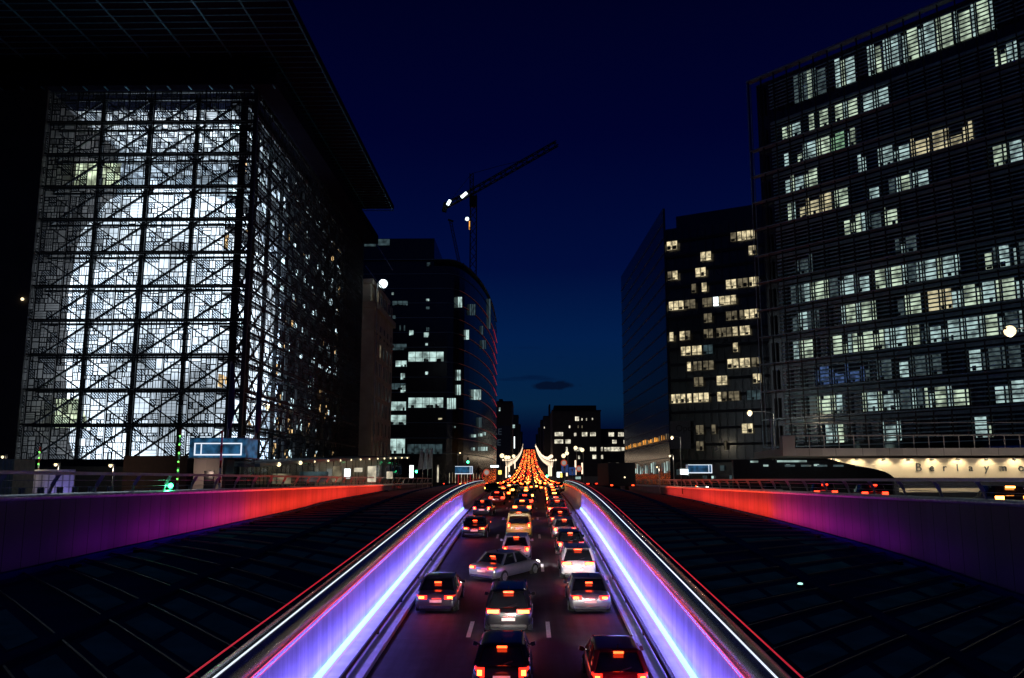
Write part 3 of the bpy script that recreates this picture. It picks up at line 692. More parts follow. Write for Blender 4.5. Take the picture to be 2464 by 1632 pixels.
# verticals lean in the photograph, so read x at the row's own height
def win2(x0, x1, y0, y1, mt, nx):
    s_, ox, oy = 2.239, 1480, 480; ym = oy + (y0 + y1) / 2 / s_
    a = hit(ox + x0 / s_, ym, CP0, cdir)[0]; c = hit(ox + x1 / s_, ym, CP0, cdir)[0]
    zt = hit(ox + (x0 + x1) / 2 / s_, oy + y0 / s_, CP0, cdir)[1] - GZ; zb = hit(ox + (x0 + x1) / 2 / s_, oy + y1 / s_, CP0, cdir)[1] - GZ
    ROWS.append(round(zb, 2)); zb = round((zb - ROW0) / ROWH) * ROWH + ROW0; zt = zb + 1.95
    a = max(a, .7)
    def tr_(m_): m_.v = [(x * ca - y * sa, x * sa + y * ca, z) for x, y, z in m_.v]; return m_
    o = tr_(MB().box(a, c, -.14, -.05, zb, zt)).build('window', M[mt], wg)
    m_ = MB()
    for i in range(nx + 1): x = a + (c - a) * i / nx; m_.box(x - .08, x + .08, -.22, -.144, zb, zt)
    m_.box(a, c, -.2, -.143, zb + .45, zb + .55)
    for i in range(nx):   # drawn blinds and furniture break up the lit panes
        if rnd.random() < .55:
            x = a + (c - a) * (i + .1) / nx; w = (c - a) / nx * .8; h = rnd.choice((.3, .5, .9)); m_.box(x, x + w * rnd.uniform(.3, .9), -.19, -.142, zb + .05, zb + h)
    tr_(m_).build('mullion', M['black'], o)
W, D = 'winW', 'winWd'; ROWS = []; ROW0, ROWH = 18.18, 3.43
for r in ((278, 338, 230, 282, W, 2), (622, 655, 185, 225, D, 1), (658, 758, 165, 212, W, 4), (718, 765, 245, 290, W, 2), (460, 520, 283, 330, W, 2), (433, 492, 370, 415, W, 2), (283, 308, 400, 440, D, 1), (310, 340, 392, 440, W, 1), (412, 440, 465, 505, D, 1), (467, 497, 462, 500, W, 1), (597, 655, 430, 478, W, 2), (660, 718, 418, 472, D, 2), (722, 775, 410, 465, W, 2), (290, 372, 553, 600, W, 3), (375, 435, 545, 590, D, 2), (470, 525, 535, 578, D, 2), (528, 560, 512, 572, 'shopw', 1), (562, 655, 510, 570, W, 3), (478, 525, 615, 665, D, 2), (597, 660, 598, 640, D, 2), (670, 695, 596, 640, D, 1), (697, 780, 585, 640, W, 3), (290, 318, 718, 765, W, 1), (348, 378, 715, 760, W, 1), (380, 408, 720, 760, D, 1), (478, 530, 710, 748, D, 2), (545, 630, 690, 740, D, 3), (633, 663, 680, 733, W, 1), (672, 730, 678, 733, W, 2), (355, 410, 790, 840, W, 2), (415, 470, 790, 840, W, 2), (475, 530, 785, 830, 'winGd', 2), (635, 665, 772, 820, W, 1), (388, 412, 873, 922, W, 1), (422, 470, 873, 922, D, 2), (475, 535, 868, 915, D, 2), (605, 668, 855, 908, W, 2), (672, 730, 880, 905, W, 2), (735, 790, 845, 900, D, 2), (425, 478, 957, 1003, D, 2), (547, 607, 950, 1000, W, 2), (742, 795, 933, 985, W, 2), (303, 382, 1060, 1098, W, 3), (388, 415, 1042, 1092, W, 1), (422, 508, 1042, 1090, W, 3), (550, 575, 1035, 1088, W, 1), (578, 605, 1035, 1088, D, 1), (612, 672, 1030, 1082, D, 2), (683, 745, 1205, 1260, W, 2), (435, 480, 1212, 1250, D, 2), (437, 480, 1300, 1345, D, 2), (520, 545, 1212, 1250, D, 1), (590, 603, 1312, 1335, D, 1), (710, 790, 1020, 1080, 'winGd', 3)):
    win2(*r)
# banner on its lower floors
def txt(name, body_, size, ext, mt, parent, loc, rot, align='LEFT'):
    c = bpy.data.curves.new(name, 'FONT'); c.body = body_; c.size = size; c.extrude = ext; c.align_x = align
    o = bpy.data.objects.new(name, c); COL.objects.link(o); dg_ = bpy.context.evaluated_depsgraph_get(); dg_.update()
    me = bpy.data.meshes.new_from_object(o.evaluated_get(dg_)); bpy.data.objects.remove(o)
    me.materials.clear(); me.materials.append(mt); o = bpy.data.objects.new(name, me); COL.objects.link(o)
    o.parent = parent; o.location = loc; o.rotation_euler = rot; return o
P = (CP0.x, CP0.y)
a = hit(1614, 1050, P, cdir)[0]; c = hit(1735, 1050, P, cdir)[0]
zt = hit(1670, 1012, P, cdir)[1]; zb = hit(1670, 1080, P, cdir)[1]
q = rl_(a, -.5)
bn = thing('banner', 'faint dark printed banner hanging across the lower floors of the glass tower', 'banner', (CP0.x + q[0], 190 + q[1], zb), ang)
MB().box(0, (c - a) * .42, -.05, .05, 0, zt - zb).build('cloth', mat('banner_cloth', (.05, .06, .08), .8), bn)
txt('lettering', 'Open', 2.0, .01, M['dark'], bn, ((c - a) * .12, -.07, (zt - zb) * .62), (R(90), 0, 0))
# lit ground floor glazing
for k in range(30):
    y = 2 + k * 2.9; x = fx * y / fy - .25
    if rnd.random() < .8 and y < 70: MB().box(x - .02, x + .05, y, y + rnd.uniform(.6, 2.2), 3.0 + rnd.random(), 5.6 + rnd.uniform(-1, .5)).build('shop_window', M[('winG', 'winG', 'winGd')[k % 3]], wg)
    if y < 68: MB().box(x - .02, x + .05, y, y + rnd.uniform(.3, 1.6), 10.6, 11.3 + rnd.random() * .5).build('lit_shelf', M['orange'] if k % 3 else M['winWd'], wg)
for k in range(24):
    t = 1.5 + k * 1.9; p = rl_(t, -.2); p2 = rl_(t + rnd.uniform(.4, 1.6), -.2); z = rnd.choice((2.3, 3.4, 4.2)); h = rnd.uniform(.5, 1.6)
    MB().bar((*p, z), (*p2, z), .08, h).build('shop_window', M[('winGd', 'winG', 'winGd')[k % 3]], wg)
bpy.data.objects.remove(hold)

# ------------------------------------------------------------------ right: large louvred office block
BP = at(1839, 1013, 117); bang = R(-49.6); bd = (math.cos(bang), math.sin(bang)); BP2 = (BP.x, 117.)
bz0 = GZ
bl = thing('louvred_office_building', 'huge office block with rows of lit windows behind glass louvres above the cream entrance wall', 'building', (BP.x, 117, GZ), bang)
TOP = hit(1805, 195, BP2, bd)[1] - GZ
LEN = 62
MB().box(.6, LEN, .9, 30, 6.4, TOP - .6).build('wall', M['tower'], bl)
bot = [4.6, 8.25, 12, 15.7, 19.4, 23.1, 26.9, 30.7, 34.5, 38.3, 42.1, 45.9, 50.6]   # window bottoms (world z)
bot = [b2 - GZ for b2 in bot]
s7 = (2.614, 1780, 0); s8 = (2.45, 1780, 560)
LIT = {12: [(325, 530, s7, 'winD'), (410, 480, s7, 'winA'), (585, 725, s7, 'winB'), (790, 870, s7, 'winA'), (890, 980, s7, 'winA'), (990, 1210, s7, 'winB'), (1225, 1330, s7, 'winA'), (1340, 1600, s7, 'winA')],
       11: [(250, 365, s7, 'winA'), (418, 450, s7, 'winA'), (470, 540, s7, 'winA'), (583, 730, s7, 'winA'), (750, 930, s7, 'winB'), (1580, 1655, s7, 'winA'), (1665, 1790, s7, 'winD')],
       10: [(262, 290, s7, 'winB'), (345, 545, s7, 'winA'), (555, 660, s7, 'winF'), (660, 705, s7, 'winB')],
       9: [(270, 475, s7, 'winA'), (725, 790, s7, 'winA'), (840, 1060, s7, 'winB'), (1060, 1180, s7, 'winC'), (1185, 1445, s7, 'winC')],
       8: [(285, 345, s7, 'winA'), (360, 555, s7, 'winC'), (580, 670, s7, 'winB'), (795, 870, s7, 'winD'), (920, 1050, s7, 'winB'), (1050, 1165, s7, 'winB'), (1580, 1790, s7, 'winA')],
       7: [(640, 740, s7, 'winB'), (750, 870, s7, 'winD'), (890, 990, s7, 'winA')],
       6: [(900, 1040, s8, 'winD'), (300, 420, s8, 'winD')],
       5: [(285, 365, s8, 'winD'), (365, 560, s8, 'winA'), (575, 760, s8, 'winA'), (780, 1020, s8, 'winA'), (1025, 1170, s8, 'winB'), (1170, 1280, s8, 'winB'), (1430, 1570, s8, 'winB'), (1600, 1680, s8, 'winD')],
       4: [(295, 380, s8, 'winB'), (380, 450, s8, 'winD'), (570, 785, s8, 'winB'), (915, 1070, s8, 'winA'), (1095, 1230, s8, 'winC'), (1235, 1380, s8, 'winB'), (1380, 1680, s8, 'winA')],
       3: [(300, 412, s8, 'winA'), (520, 640, s8, 'winA'), (650, 830, s8, 'winA'), (840, 1040, s8, 'winB'), (1055, 1170, s8, 'winD'), (1180, 1400, s8, 'winB'), (1400, 1680, s8, 'winB')],
       2: [(425, 560, s8, 'winE'), (560, 745, s8, 'winE'), (780, 880, s8, 'winD'), (925, 990, s8, 'winB'), (990, 1170, s8, 'winD'), (1330, 1640, s8, 'winD')],
       1: [(395, 480, s8, 'winB'), (480, 585, s8, 'winA'), (700, 860, s8, 'winA'), (860, 1060, s8, 'winD'), (1075, 1335, s8, 'winA'), (1490, 1680, s8, 'winB')],
       0: [(490, 530, s8, 'winD'), (530, 592, s8, 'winB'), (825, 945, s8, 'winB'), (1360, 1470, s8, 'winB')]}
BAY = 2.05
wins = []
for f, runs in LIT.items():
    zb = bot[f]; hh = 2.35 if f < 12 else 3.9
    for (x0, x1, (s_, ox, oy), mt) in runs:
        zm = zb + GZ + 1.2
        # facade distance whose image column at this height is x
        def t_of(px):
            lo, hi = 0., 60.
            for _ in range(40):
                m_ = (lo + hi) / 2; w3 = CAM.transposed() @ Vector((BP.x + bd[0] * m_, 117 + bd[1] * m_, zm))
                if CX + F * w3.x / -w3.z < px: lo = m_
                else: hi = m_
            return lo
        ta, tb = t_of(ox + x0 / s_), t_of(ox + x1 / s_)
        t = ta
        while t < tb - .25:
            k = math.floor(t / BAY + 1e-4); u = t - k * BAY + 1e-5
            if u < 1.25: e = k * BAY + 1.25; nxt = k * BAY + 1.42
            elif u < 1.42: t = k * BAY + 1.42; continue
            else: e = k * BAY + 1.88; nxt = (k + 1) * BAY
            e = min(e, tb)
            if e - t > .2:
                m2 = mt
                if rnd.random() < .06: m2 = 'winD'
                if mt == 'winD' and rnd.random() < .25: m2 = 'winB'
                if mt in 'winAwinB' and rnd.random() < .3: m2 = 'winA' if mt == 'winB' else 'winB'
                wb = MB().box(t, e, .7, .78, zb, zb + hh - (rnd.random() < .2) * .5)
                if rnd.random() < .35:   # desks, plants and drawn blinds seen against the light
                    a_ = t + (e - t) * rnd.uniform(0, .5); wb.box(a_, min(e, a_ + rnd.uniform(.15, .6)), .64, .69, zb, zb + rnd.uniform(.2, .6), 1)
                if rnd.random() < .07: wb.box(t + .02, e - .02, .65, .69, zb + hh * rnd.uniform(.45, .8), zb + hh - .02, 1)
                wins.append((wb, (e - t) * (1 + (t / 30)), m2))
            t = nxt
wins.sort(key=lambda w_: -w_[1])
for w_ in wins[:95]: w_[0].build('window', [M[w_[2]], M['dark']], bl)
for mt in sorted(set(w_[2] for w_ in wins[95:])):
    b_ = MB()
    for t in wins[95:]:
        if t[2] == mt: n = len(b_.v); b_.v += t[0].v; b_.f += [tuple(i + n for i in f) for f in t[0].f]; b_.mi += t[0].mi; b_.sm += t[0].sm
    tag(b_.build('window_field', [M[mt], M['dark']], bl), kind='stuff')
mul = MB(); sl = MB(); lg = MB()
k = 0
while k * BAY < LEN:
    x = k * BAY
    for f in range(13):
        zb = bot[f]; hh = 2.4 if f < 12 else 3.9
        mul.box(x + 1.25, x + 1.42, .62, .85, zb - .1, zb + hh + .1); mul.box(x + 1.88, x + BAY, .62, .85, zb - .1, zb + hh + .1)
    mul.bar((x, -.15, 6.4), (x, -.15, TOP), .09); mul.bar((x + .02, .0, 6.4), (x + .02, .0, TOP), .05, .05); k += 1
mul.build('mullion', M['black'], bl)
for f in range(13):
    zb = bot[f]; n = 6 if f < 12 else 8
    for i in range(n): z = zb + .22 + i * .5; sl.box(3.0, LEN, .30, .34, z, z + .17)
    if f < 12:
        lg.box(-.1, LEN, -.35, .55, zb - .42, zb - .3); lg.box(3, LEN, .4, .55, zb + 2.7, zb + 3.1)
lg.box(-.1, LEN, -.35, .55, TOP - .25, TOP); lg.bar((-.1, -.3, 6.2), (-.1, -.3, TOP), .1); lg.bar((-.1, .5, 6.2), (-.1, .5, TOP), .1)
sl.build('louvre', M['slat'], bl); lg.build('ledge', M['ledge'], bl)
# entrance block with curved fascia and name
EP = at(1884, 1103, 88); ea = R(-3.0); ed = (math.cos(ea), math.sin(ea)); E2 = (EP.x, 88.)
en = thing('entrance_canopy', 'beige panelled entrance band with cream lettered wall and curved dark arch below the louvred block', 'entrance', (EP.x, 88, GZ), ea)
z_b = hit(1884, 1103, E2, ed)[1] - GZ; z_t = hit(1884, 1079, E2, ed)[1] - GZ
MB().box(0, 50, 0, 14, z_b + .25, z_t).box(0, 1.2, 0, 1.2, z_t, z_t + 1.2).build('fascia', M['fascia'], en)
gr = MB(); gr.bar((0, .3, z_t + 1.25), (50, .3, z_t + 1.25), .12); gr.bar((0, .3, z_t + 2.5), (50, .3, z_t + 2.5), .06)
for k in range(34): x = 1.3 + k * 1.45; gr.bar((x, .3, z_t), (x, .3, z_t + 1.25), .08)
gr.build('balustrade', M['fascia'], en)
E3 = (EP.x + .6 * -ed[1], 88 + .6 * ed[0])
def ex(px, py): t, z = hit(px, py, E3, ed); return (t, .6, z - GZ)
prof = [(1990, 1104), (2040, 1116), (2080, 1124), (2110, 1130), (2130, 1136), (2145, 1144), (2152, 1150)]
b_ = MB()
for (a, c) in zip(prof, prof[1:]):
    p, q = ex(*a), ex(*c); b_.add([p, q, (q[0], .6, z_b), (p[0], .6, z_b)], [(0, 1, 2, 3)])
p = ex(2152, 1150); b_.add([p, (50, .6, p[2]), (50, .6, z_b), (p[0], .6, z_b)], [(0, 1, 2, 3)])
b_.build('cream_wall', M['cream'], en)
MB().box(-3.5, 50, 8, 9, 0, z_b - .01).box(p[0], 50, .7, 1.3, 0, p[2] - .02).build('inner_wall', M['dark'], en)
MB().box(p[0] + .4, 50, .58, .64, .55, .95).build('base_band', M['cream'], en)
for ch, px in zip('Berlaymo', (2210, 2242, 2273, 2304, 2336, 2374, 2413, 2457)):
    q = ex(px, 1134 if ch != 'y' else 1134); txt('letter', ch, 1.0 * (1.15 if ch == 'B' else 1.05), .04, M['letter'], en, (q[0], .54, q[2]), (R(90), 0, 0), 'CENTER')
for px in (2005, 2060, 2125, 2185, 2241, 2304, 2372, 2440):
    q = ex(px, 1107)
    o = MB().box(q[0] - .12, q[0] + .12, .25, .45, z_b - .14, z_b - .01).build('downlight', M['black'], en)
    l = bpy.data.lights.new('spot', 'SPOT'); l.energy = 165; l.color = (1, .82, .52); l.spot_size = R(120); l.spot_blend = .5; l.shadow_soft_size = .05
    lo = bpy.data.objects.new('spot', l); COL.objects.link(lo); lo.parent = en; lo.location = (q[0], -.25, z_b + .05); lo.rotation_euler = (R(32), 0, 0)
for k in range(7): area_light('fascia_fill', (3.5 + 7 * k, -3.2, .9), (3.5 + 7 * k, 0, z_t), 5, .3, 60, (1, .86, .74), en)  # unseen lights added to brighten the fascia
for px in (1915, 1955, 1995, 2035, 2090):
    q = ex(px, 1120); MB().box(q[0] - .5, q[0] + .5, 3, 3.1, q[2] - .1, q[2] + .1).build('soffit_lamp', M['winGd'], en)
for px, py, w in ((1850, 1108, .8), (1922, 1107, 1.0), (1948, 1107, 1.6), (1975, 1107, .9), (1880, 1118, .5), (1938, 1118, .4), (2012, 1117, .5)):
    q = ex(px, py); MB().box(q[0] - w / 2, q[0] + w / 2, 7.7, 7.9, q[2] - .08, q[2] + .12).build('ceiling_lamp', M['winG'], en)

# ------------------------------------------------------------------ far buildings along the street
def far_building(label, x0, x1, ytop, Y, depth, lit, group=None, roof=None, mt='stonedark', side=0):
    a, c = at(x0, 1120, Y), at(x1, 1120, Y); zt_ = at(x0, ytop, Y).z; z0_ = min(zr(Y), 0) - .5
    o = thing('street_building', label, 'building', (a.x, Y, z0_), 0, group)
    w = c.x - a.x
    MB().box(0, w, 0, depth, 0, zt_ - z0_).build('wall', M[mt], o)
    MB().box(-.3, w + .3, -.3, depth + .3, zt_ - z0_, zt_ - z0_ + .6).build('cornice', M['dark'], o)
    if roof: MB().box(w * roof[0], w * roof[1], 2, depth * .7, zt_ - z0_ + .6, zt_ - z0_ + roof[2]).build('roof', M['dark'], o)
    fb = MB(); nfl = int((zt_ - z0_) / 3.6)
    for k in range(1, nfl + 1): fb.box(0, w, -.12, -.003, k * (zt_ - z0_) / nfl - .9, k * (zt_ - z0_) / nfl - .5)
    fb.build('floor_band', M['stonedark'], o)
    for (u0, u1, v0, v1, m_) in lit:
        s_, ox, oy = 4.9, 1100, 920
        A = at(ox + u0 / s_, oy + (v0 + v1) / 2 / s_, Y); B = at(ox + u1 / s_, oy + (v0 + v1) / 2 / s_, Y)
        T_ = at(ox + u0 / s_, oy + v0 / s_, Y).z - z0_; B_ = at(ox + u0 / s_, oy + v1 / s_, Y).z - z0_
        n = max(1, round((u1 - u0) / 17)); ww = (B.x - A.x) / n
        for i in range(n):
            MB().box(A.x - a.x + ww * i + ww * .12, A.x - a.x + ww * (i + 1) - ww * .12, -.2, -.14, B_, T_).build('window', M[m_], o)
    return o
emi('winY', 'lit_window_ivory', (1.0, .93, .72), 1.0, var=.5)
y_ = 'winY'
far_building('broad brown office block with brightly lit windows right of the far street', 1330, 1447, 990, 420, 40, [(1390, 1437, 405, 455, y_), (1465, 1478, 425, 450, y_), (1518, 1532, 425, 452, y_), (1587, 1603, 422, 445, y_), (1315, 1335, 512, 540, y_), (1150, 1250, 590, 635, y_), (1378, 1405, 598, 635, y_), (1470, 1535, 590, 637, y_), (1567, 1635, 590, 635, y_), (1148, 1250, 675, 722, y_), (1277, 1338, 675, 724, y_), (1280, 1305, 765, 810, y_), (1380, 1470, 770, 812, y_), (1567, 1640, 765, 812, y_), (1425, 1450, 866, 905, y_), (1595, 1640, 857, 903, y_), (1420, 1435, 510, 540, 'winWd'), (1465, 1480, 510, 540, 'winWd')], roof=(.04, .92, 3.0))
far_building('low wide dark office block with a long lit window row beside the glass tower', 1448, 1560, 1035, 430, 30, [(1785, 1850, 592, 640, y_), (1897, 1965, 592, 640, y_), (1828, 1880, 680, 722, y_), (1960, 1978, 680, 722, y_), (1650, 1720, 765, 812, y_), (1735, 1810, 768, 812, y_), (1812, 1925, 765, 812, y_), (1937, 1980, 768, 808, y_), (1660, 1722, 857, 903, y_), (1785, 1800, 948, 962, y_), (1870, 1905, 948, 962, y_)])
far_building('dark block with a lit roof window just beyond the black tower', 1186, 1232, 968, 500, 40, [(490, 512, 300, 340, 'winG'), (655, 682, 500, 540, 'winG'), (668, 682, 640, 780, 'shopw')], roof=(.3, .5, 2))
far_building('narrow dark house with a thin chimney beyond the lit roof window block', 1228, 1247, 1000, 860, 40, [(640, 655, 440, 460, 'orange')], roof=(.2, .35, 8))
far_building('slim pale gabled house left of the brown office block', 1309, 1331, 1003, 620, 34, [(1022, 1034, 525, 545, y_)], roof=(.6, .75, 9))
for i, (x0, x1, yt, Y) in enumerate(((1240, 1252, 1022, 1000), (1249, 1257, 1040, 1300), (1302, 1312, 1012, 840), (1296, 1305, 1030, 1050), (1290, 1298, 1046, 1450))):
    far_building(('unlit narrow terrace house receding on the left side of the far street', 'farthest left terrace house by the street end', 'dark terrace house with low roof behind the gabled house', 'dark terrace house midway on the right of the far street', 'farthest right terrace house by the street end')[i], x0, x1, yt, Y, 60, [])
# blue banner with letters beyond the tower
q = at(1182, 1080, 480)
bb = thing('banner', 'dim blue wall banner with two lines of large pale letters', 'banner', (q.x, 480, -1.5))
w = at(1228, 1080, 480).x - q.x
MB().box(0, w, 0, .4, 0, at(1182, 1025, 480).z + 1.5).build('cloth', mat('blue_banner', (.015, .03, .07), .7), bb)
lt = mat('pale_letter', (.25, .33, .4), .7, em=(.2, .3, .4), es=.06)
txt('lettering', 'RE', 4.8, .02, lt, bb, (.6, -.04, at(1190, 1046, 480).z + 1.5), (R(90), 0, 0)); txt('lettering', 'PE', 4.8, .02, lt, bb, (.6, -.04, at(1190, 1072, 480).z + 1.5), (R(90), 0, 0))

# ------------------------------------------------------------------ cars
def supersec(w, z0, z1, n=20, e=.45):
    c = (z0 + z1) / 2; h = (z1 - z0) / 2; P_ = []
    for k in range(n):
        t = 2 * math.pi * k / n; ct, st_ = math.cos(t), math.sin(t)
        P_.append((w * math.copysign(abs(ct) ** e, ct), c + h * math.copysign(abs(st_) ** e, st_)))
    return P_
SPEC = {  # length, half width, stations (y fraction, width factor, low, top), greenhouse (belt rear/front y, roof rear/front y, belt z, roof z)
    'hatchback': (4.15, .88, [(-1, .80, .42, .74), (-.985, .92, .30, .90), (-.93, .98, .25, .98), (-.6, 1, .22, .98), (0, 1, .2, .96), (.35, 1, .2, .94), (.6, .98, .22, .88), (.85, .95, .24, .76), (.97, .86, .28, .66), (1, .7, .36, .56)], (-1.98, 1.0, -1.62, .35, .95, 1.47)),
    'saloon': (4.6, .9, [(-1, .80, .42, .78), (-.985, .92, .30, .93), (-.93, .98, .25, .99), (-.6, 1, .22, 1.0), (0, 1, .2, .95), (.35, 1, .2, .93), (.6, .98, .22, .86), (.85, .95, .24, .75), (.97, .86, .28, .66), (1, .7, .36, .56)], (-1.65, 1.05, -1.05, .35, .94, 1.43)),
    'suv': (4.4, .92, [(-1, .82, .46, .88), (-.985, .94, .34, 1.04), (-.93, .99, .3, 1.10), (-.6, 1, .27, 1.1), (0, 1, .25, 1.08), (.35, 1, .25, 1.06), (.6, .98, .26, 1.0), (.85, .95, .28, .9), (.97, .88, .32, .78), (1, .72, .4, .64)], (-2.1, 1.05, -1.85, .45, 1.07, 1.66)),
    'van': (4.9, .94, [(-1, .88, .42, 1.0), (-.99, .96, .30, 1.1), (-.95, 1, .26, 1.14), (-.6, 1, .22, 1.14), (0, 1, .2, 1.12), (.35, 1, .2, 1.12), (.6, .99, .22, 1.08), (.85, .95, .24, .95), (.97, .88, .28, .8), (1, .74, .36, .62)], (-2.38, 1.6, -2.28, .95, 1.1, 1.93)),
}
def ring(yr, yf, w, z, n=6, r=.16):
    P_ = []
    for cx, cy, a0 in ((w - r, yf - r * 1.5, 0), (-w + r, yf - r * 1.5, 90), (-w + r, yr + r, 180), (w - r, yr + r, 270)):
        for k in range(n):
            a = R(a0 + 90 * k / (n - 1)); P_.append((cx + r * math.cos(a), cy + r * (1.5 if a0 < 180 else 1) * math.sin(a), z))
    return P_
def make_car(kind, paint, label, X, Y, rz=0, soft=False, group=None, beams=True):
    Lc, hw, sta, (br, bf, rr, rf_, bz, rz_) = SPEC[kind]
    z = zr(Y); pit = math.atan((zr(Y + 1) - zr(Y - 1)) / 2)
    o = thing({'hatchback': 'hatchback_car', 'saloon': 'saloon_car', 'suv': 'sport_utility_car', 'van': 'taxi_van'}[kind], label, 'van' if kind == 'van' else 'car', (X, Y + Lc / 2 * math.cos(rz), z), rz, group)
    o.rotation_euler = Matrix.Rotation(pit, 3, 'X').to_euler() if not rz else (Matrix.Rotation(pit, 3, 'X') @ Matrix.Rotation(rz, 3, 'Z')).to_euler()
    P_ = PAINT[paint]
    b_ = MB(); secs = []
    for (f, wf, z0, z1) in sta: secs.append((f * Lc / 2, supersec(hw * wf, z0, z1)))
    n = 20; vs = [(x, y, zz) for y, s_ in secs for x, zz in s_]
    b_.add(vs, [(i * n + k, i * n + (k + 1) % n, (i + 1) * n + (k + 1) % n, (i + 1) * n + k) for i in range(len(secs) - 1) for k in range(n)] + [tuple(range(n))[::-1], tuple(range(len(vs) - n, len(vs)))], 0, True)
    # roof skin and pillars
    hr = hw - .22; rn = []
    for dz, inset in ((-.03, 0), (0, .04), (.035, .16), (.045, .35)): rn.append(ring(rr + inset * .8, rf_ - inset, hr + .02 - inset * .6, rz_ + dz, r=.18 if inset < .3 else .1))
    m_ = len(rn[0]); vs = [p for r_ in rn for p in r_]
    b_.add(vs, [(i * m_ + k, i * m_ + (k + 1) % m_, (i + 1) * m_ + (k + 1) % m_, (i + 1) * m_ + k) for i in range(len(rn) - 1) for k in range(m_)] + [tuple(range(len(vs) - m_, len(vs)))], 0, True)
    for s in (-1, 1):
        b_.bar((s * (hw - .08), bf - .12, bz), (s * (hr - .05), rf_ - .06, rz_), .07)
        b_.bar((s * (hw - .10), br + .08, bz), (s * (hr - .05), rr + .06, rz_), .13 if kind != 'saloon' else .1, .09)
        ym = (rr + rf_) / 2; b_.bar((s * (hw - .055), ym, bz), (s * (hr), ym, rz_), .05, .08)
        if kind in ('van', 'suv', 'hatchback'): b_.bar((s * (hw - .06), rr + .75, bz), (s * hr, rr + .75, rz_), .05, .07)
    body = b_.build('body', P_, o)
    g1, g2 = ring(br, bf, hw - .07, bz - .04), ring(rr + .03, rf_ - .03, hr - .01, rz_ - .015)
    m_ = len(g1); MB().add(g1 + g2, [(k, (k + 1) % m_, m_ + (k + 1) % m_, m_ + k) for k in range(m_)] + [tuple(range(m_, 2 * m_))], 0, True).build('window_glass', M['carglass'], o)
    yb = -Lc / 2
    t_m = M['tailsoft'] if soft else M['tail']
    for s in (-1, 1):
        tl = MB()
        zz = {'hatchback': (.66, .93), 'saloon': (.73, .89), 'suv': (.86, 1.03), 'van': (.80, 1.16)}[kind]
        w_ = {'hatchback': .24, 'saloon': .40, 'suv': .46, 'van': .17}[kind]
        pts = [(hw * .93, yb + .16), (hw * .86, yb + .03), (hw * .86 - w_ * .5, yb - .005), (hw * .86 - w_, yb - .012)]
        lo = [(s * x, y, zz[0]) for x, y in pts]; hi = [(s * x, y + .015, zz[1]) for x, y in pts]
        for i in range(3): tl.quad(lo[i], lo[i + 1], hi[i + 1], hi[i])
        inn_ = [(s * (x - .01), y + .08, zz[1]) for x, y in pts]
        for i in range(3): tl.quad(hi[i], hi[i + 1], inn_[i + 1], inn_[i])
        to = tl.build('taillight', M['lens'], o)
        zm, hh_ = (zz[0] + zz[1]) / 2, (zz[1] - zz[0]) * (.28 if kind != 'suv' else .34)
        xa, xb2 = pts[1][0] - w_ * (.12 if kind != 'suv' else -.05), pts[3][0] + w_ * (.30 if kind != 'suv' else .1)
        MB().box(min(s * xa, s * xb2), max(s * xa, s * xb2), yb - .03, yb + .02, zm - hh_, zm + hh_).build('lamp', t_m, to)
        MB().bar((s * (hw + .02), .72, bz + .02), (s * (hw + .15), .70, bz + .05), .12, .13).bar((s * (hw - .05), .74, bz), (s * (hw + .03), .73, bz + .02), .05).build('wing_mirror', P_, o)
        for yw in (-Lc / 2 + .82, Lc / 2 - .85):
            wr = .33
            tb_ = MB().tube([(s * (hw - .2), yw, wr), (s * (hw - .005), yw, wr), (s * (hw + .012), yw, wr)], [wr, wr, wr - .03], 20)
            wo = tb_.build('wheel', M['rubber'], o)
            rm_ = MB().tube([(s * (hw + .005), yw, wr), (s * (hw + .022), yw, wr)], [.21, .20], 16)
            for k in range(5):
                a = 2 * math.pi * k / 5; rm_.bar((s * (hw + .03), yw, wr), (s * (hw + .03), yw + .2 * math.cos(a), wr + .2 * math.sin(a)), .035, .05)
            rm_.build('rim', M['alloy'], wo)
        MB().add([(s * hw * .55, Lc / 2 - .06, .58), (s * hw * .86, Lc / 2 - .16, .58), (s * hw * .86, Lc / 2 - .2, .70), (s * hw * .55, Lc / 2 - .1, .70)], [(0, 1, 2, 3)]).build('headlight', M['head'], o)
    if kind == 'saloon': hb = (rr - .22, rz_ - .16)
    else: hb = (rr - .02, rz_ - .03)
    MB().box(-(.2 if kind == 'suv' else .15), (.2 if kind == 'suv' else .15), hb[0] - .045, hb[0] + .01, hb[1] - .025, hb[1] + .03).build('brake_light', M['high'], o)
    MB().box(-.26, .26, yb - .035, yb - .014, .60 if kind != 'van' else .72, .71 if kind != 'van' else .83).build('number_plate', M['plate'], o)
    MB().box(-hw * .78, hw * .78, yb - .03, yb + .05, .36, .46).bar((-.3, yb - .02, .76), (.3, yb - .02, .76), .03, .03).build('bumper_trim', M['chrome'] if kind in ('saloon', 'suv') else M['black'], o)
    MB().box(-hw * .72, hw * .72, yb - .022, yb + .06, .25, .345).box(-hw * .5, -hw * .42, yb - .05, yb, .27, .32).build('diffuser', M['black'], o)
    if kind != 'saloon':
        MB().bar((0, yb + .02, bz + .06), (.34, yb + .09 if kind != 'van' else yb + .02, bz + .16), .025, .03).build('rear_wiper', M['black'], o)
        if kind == 'suv':
            for s in (-1, 1): MB().bar((s * (hw - .28), rr + .1, rz_ + .07), (s * (hw - .28), rf_ - .1, rz_ + .07), .04).build('roof_rail', M['chrome'], o)
    MB().bar((0, rr + .25, rz_ + .03), (0, rr + .12, rz_ + .16), .03, .05).build('antenna', M['black'], o)
    if kind == 'van':
        MB().box(-hw * .84, hw * .84, -Lc / 2 - .0, -Lc / 2 + .12, rz_ - .30, rz_ - .09).build('roof_sign', PAINT['yellow'], o)
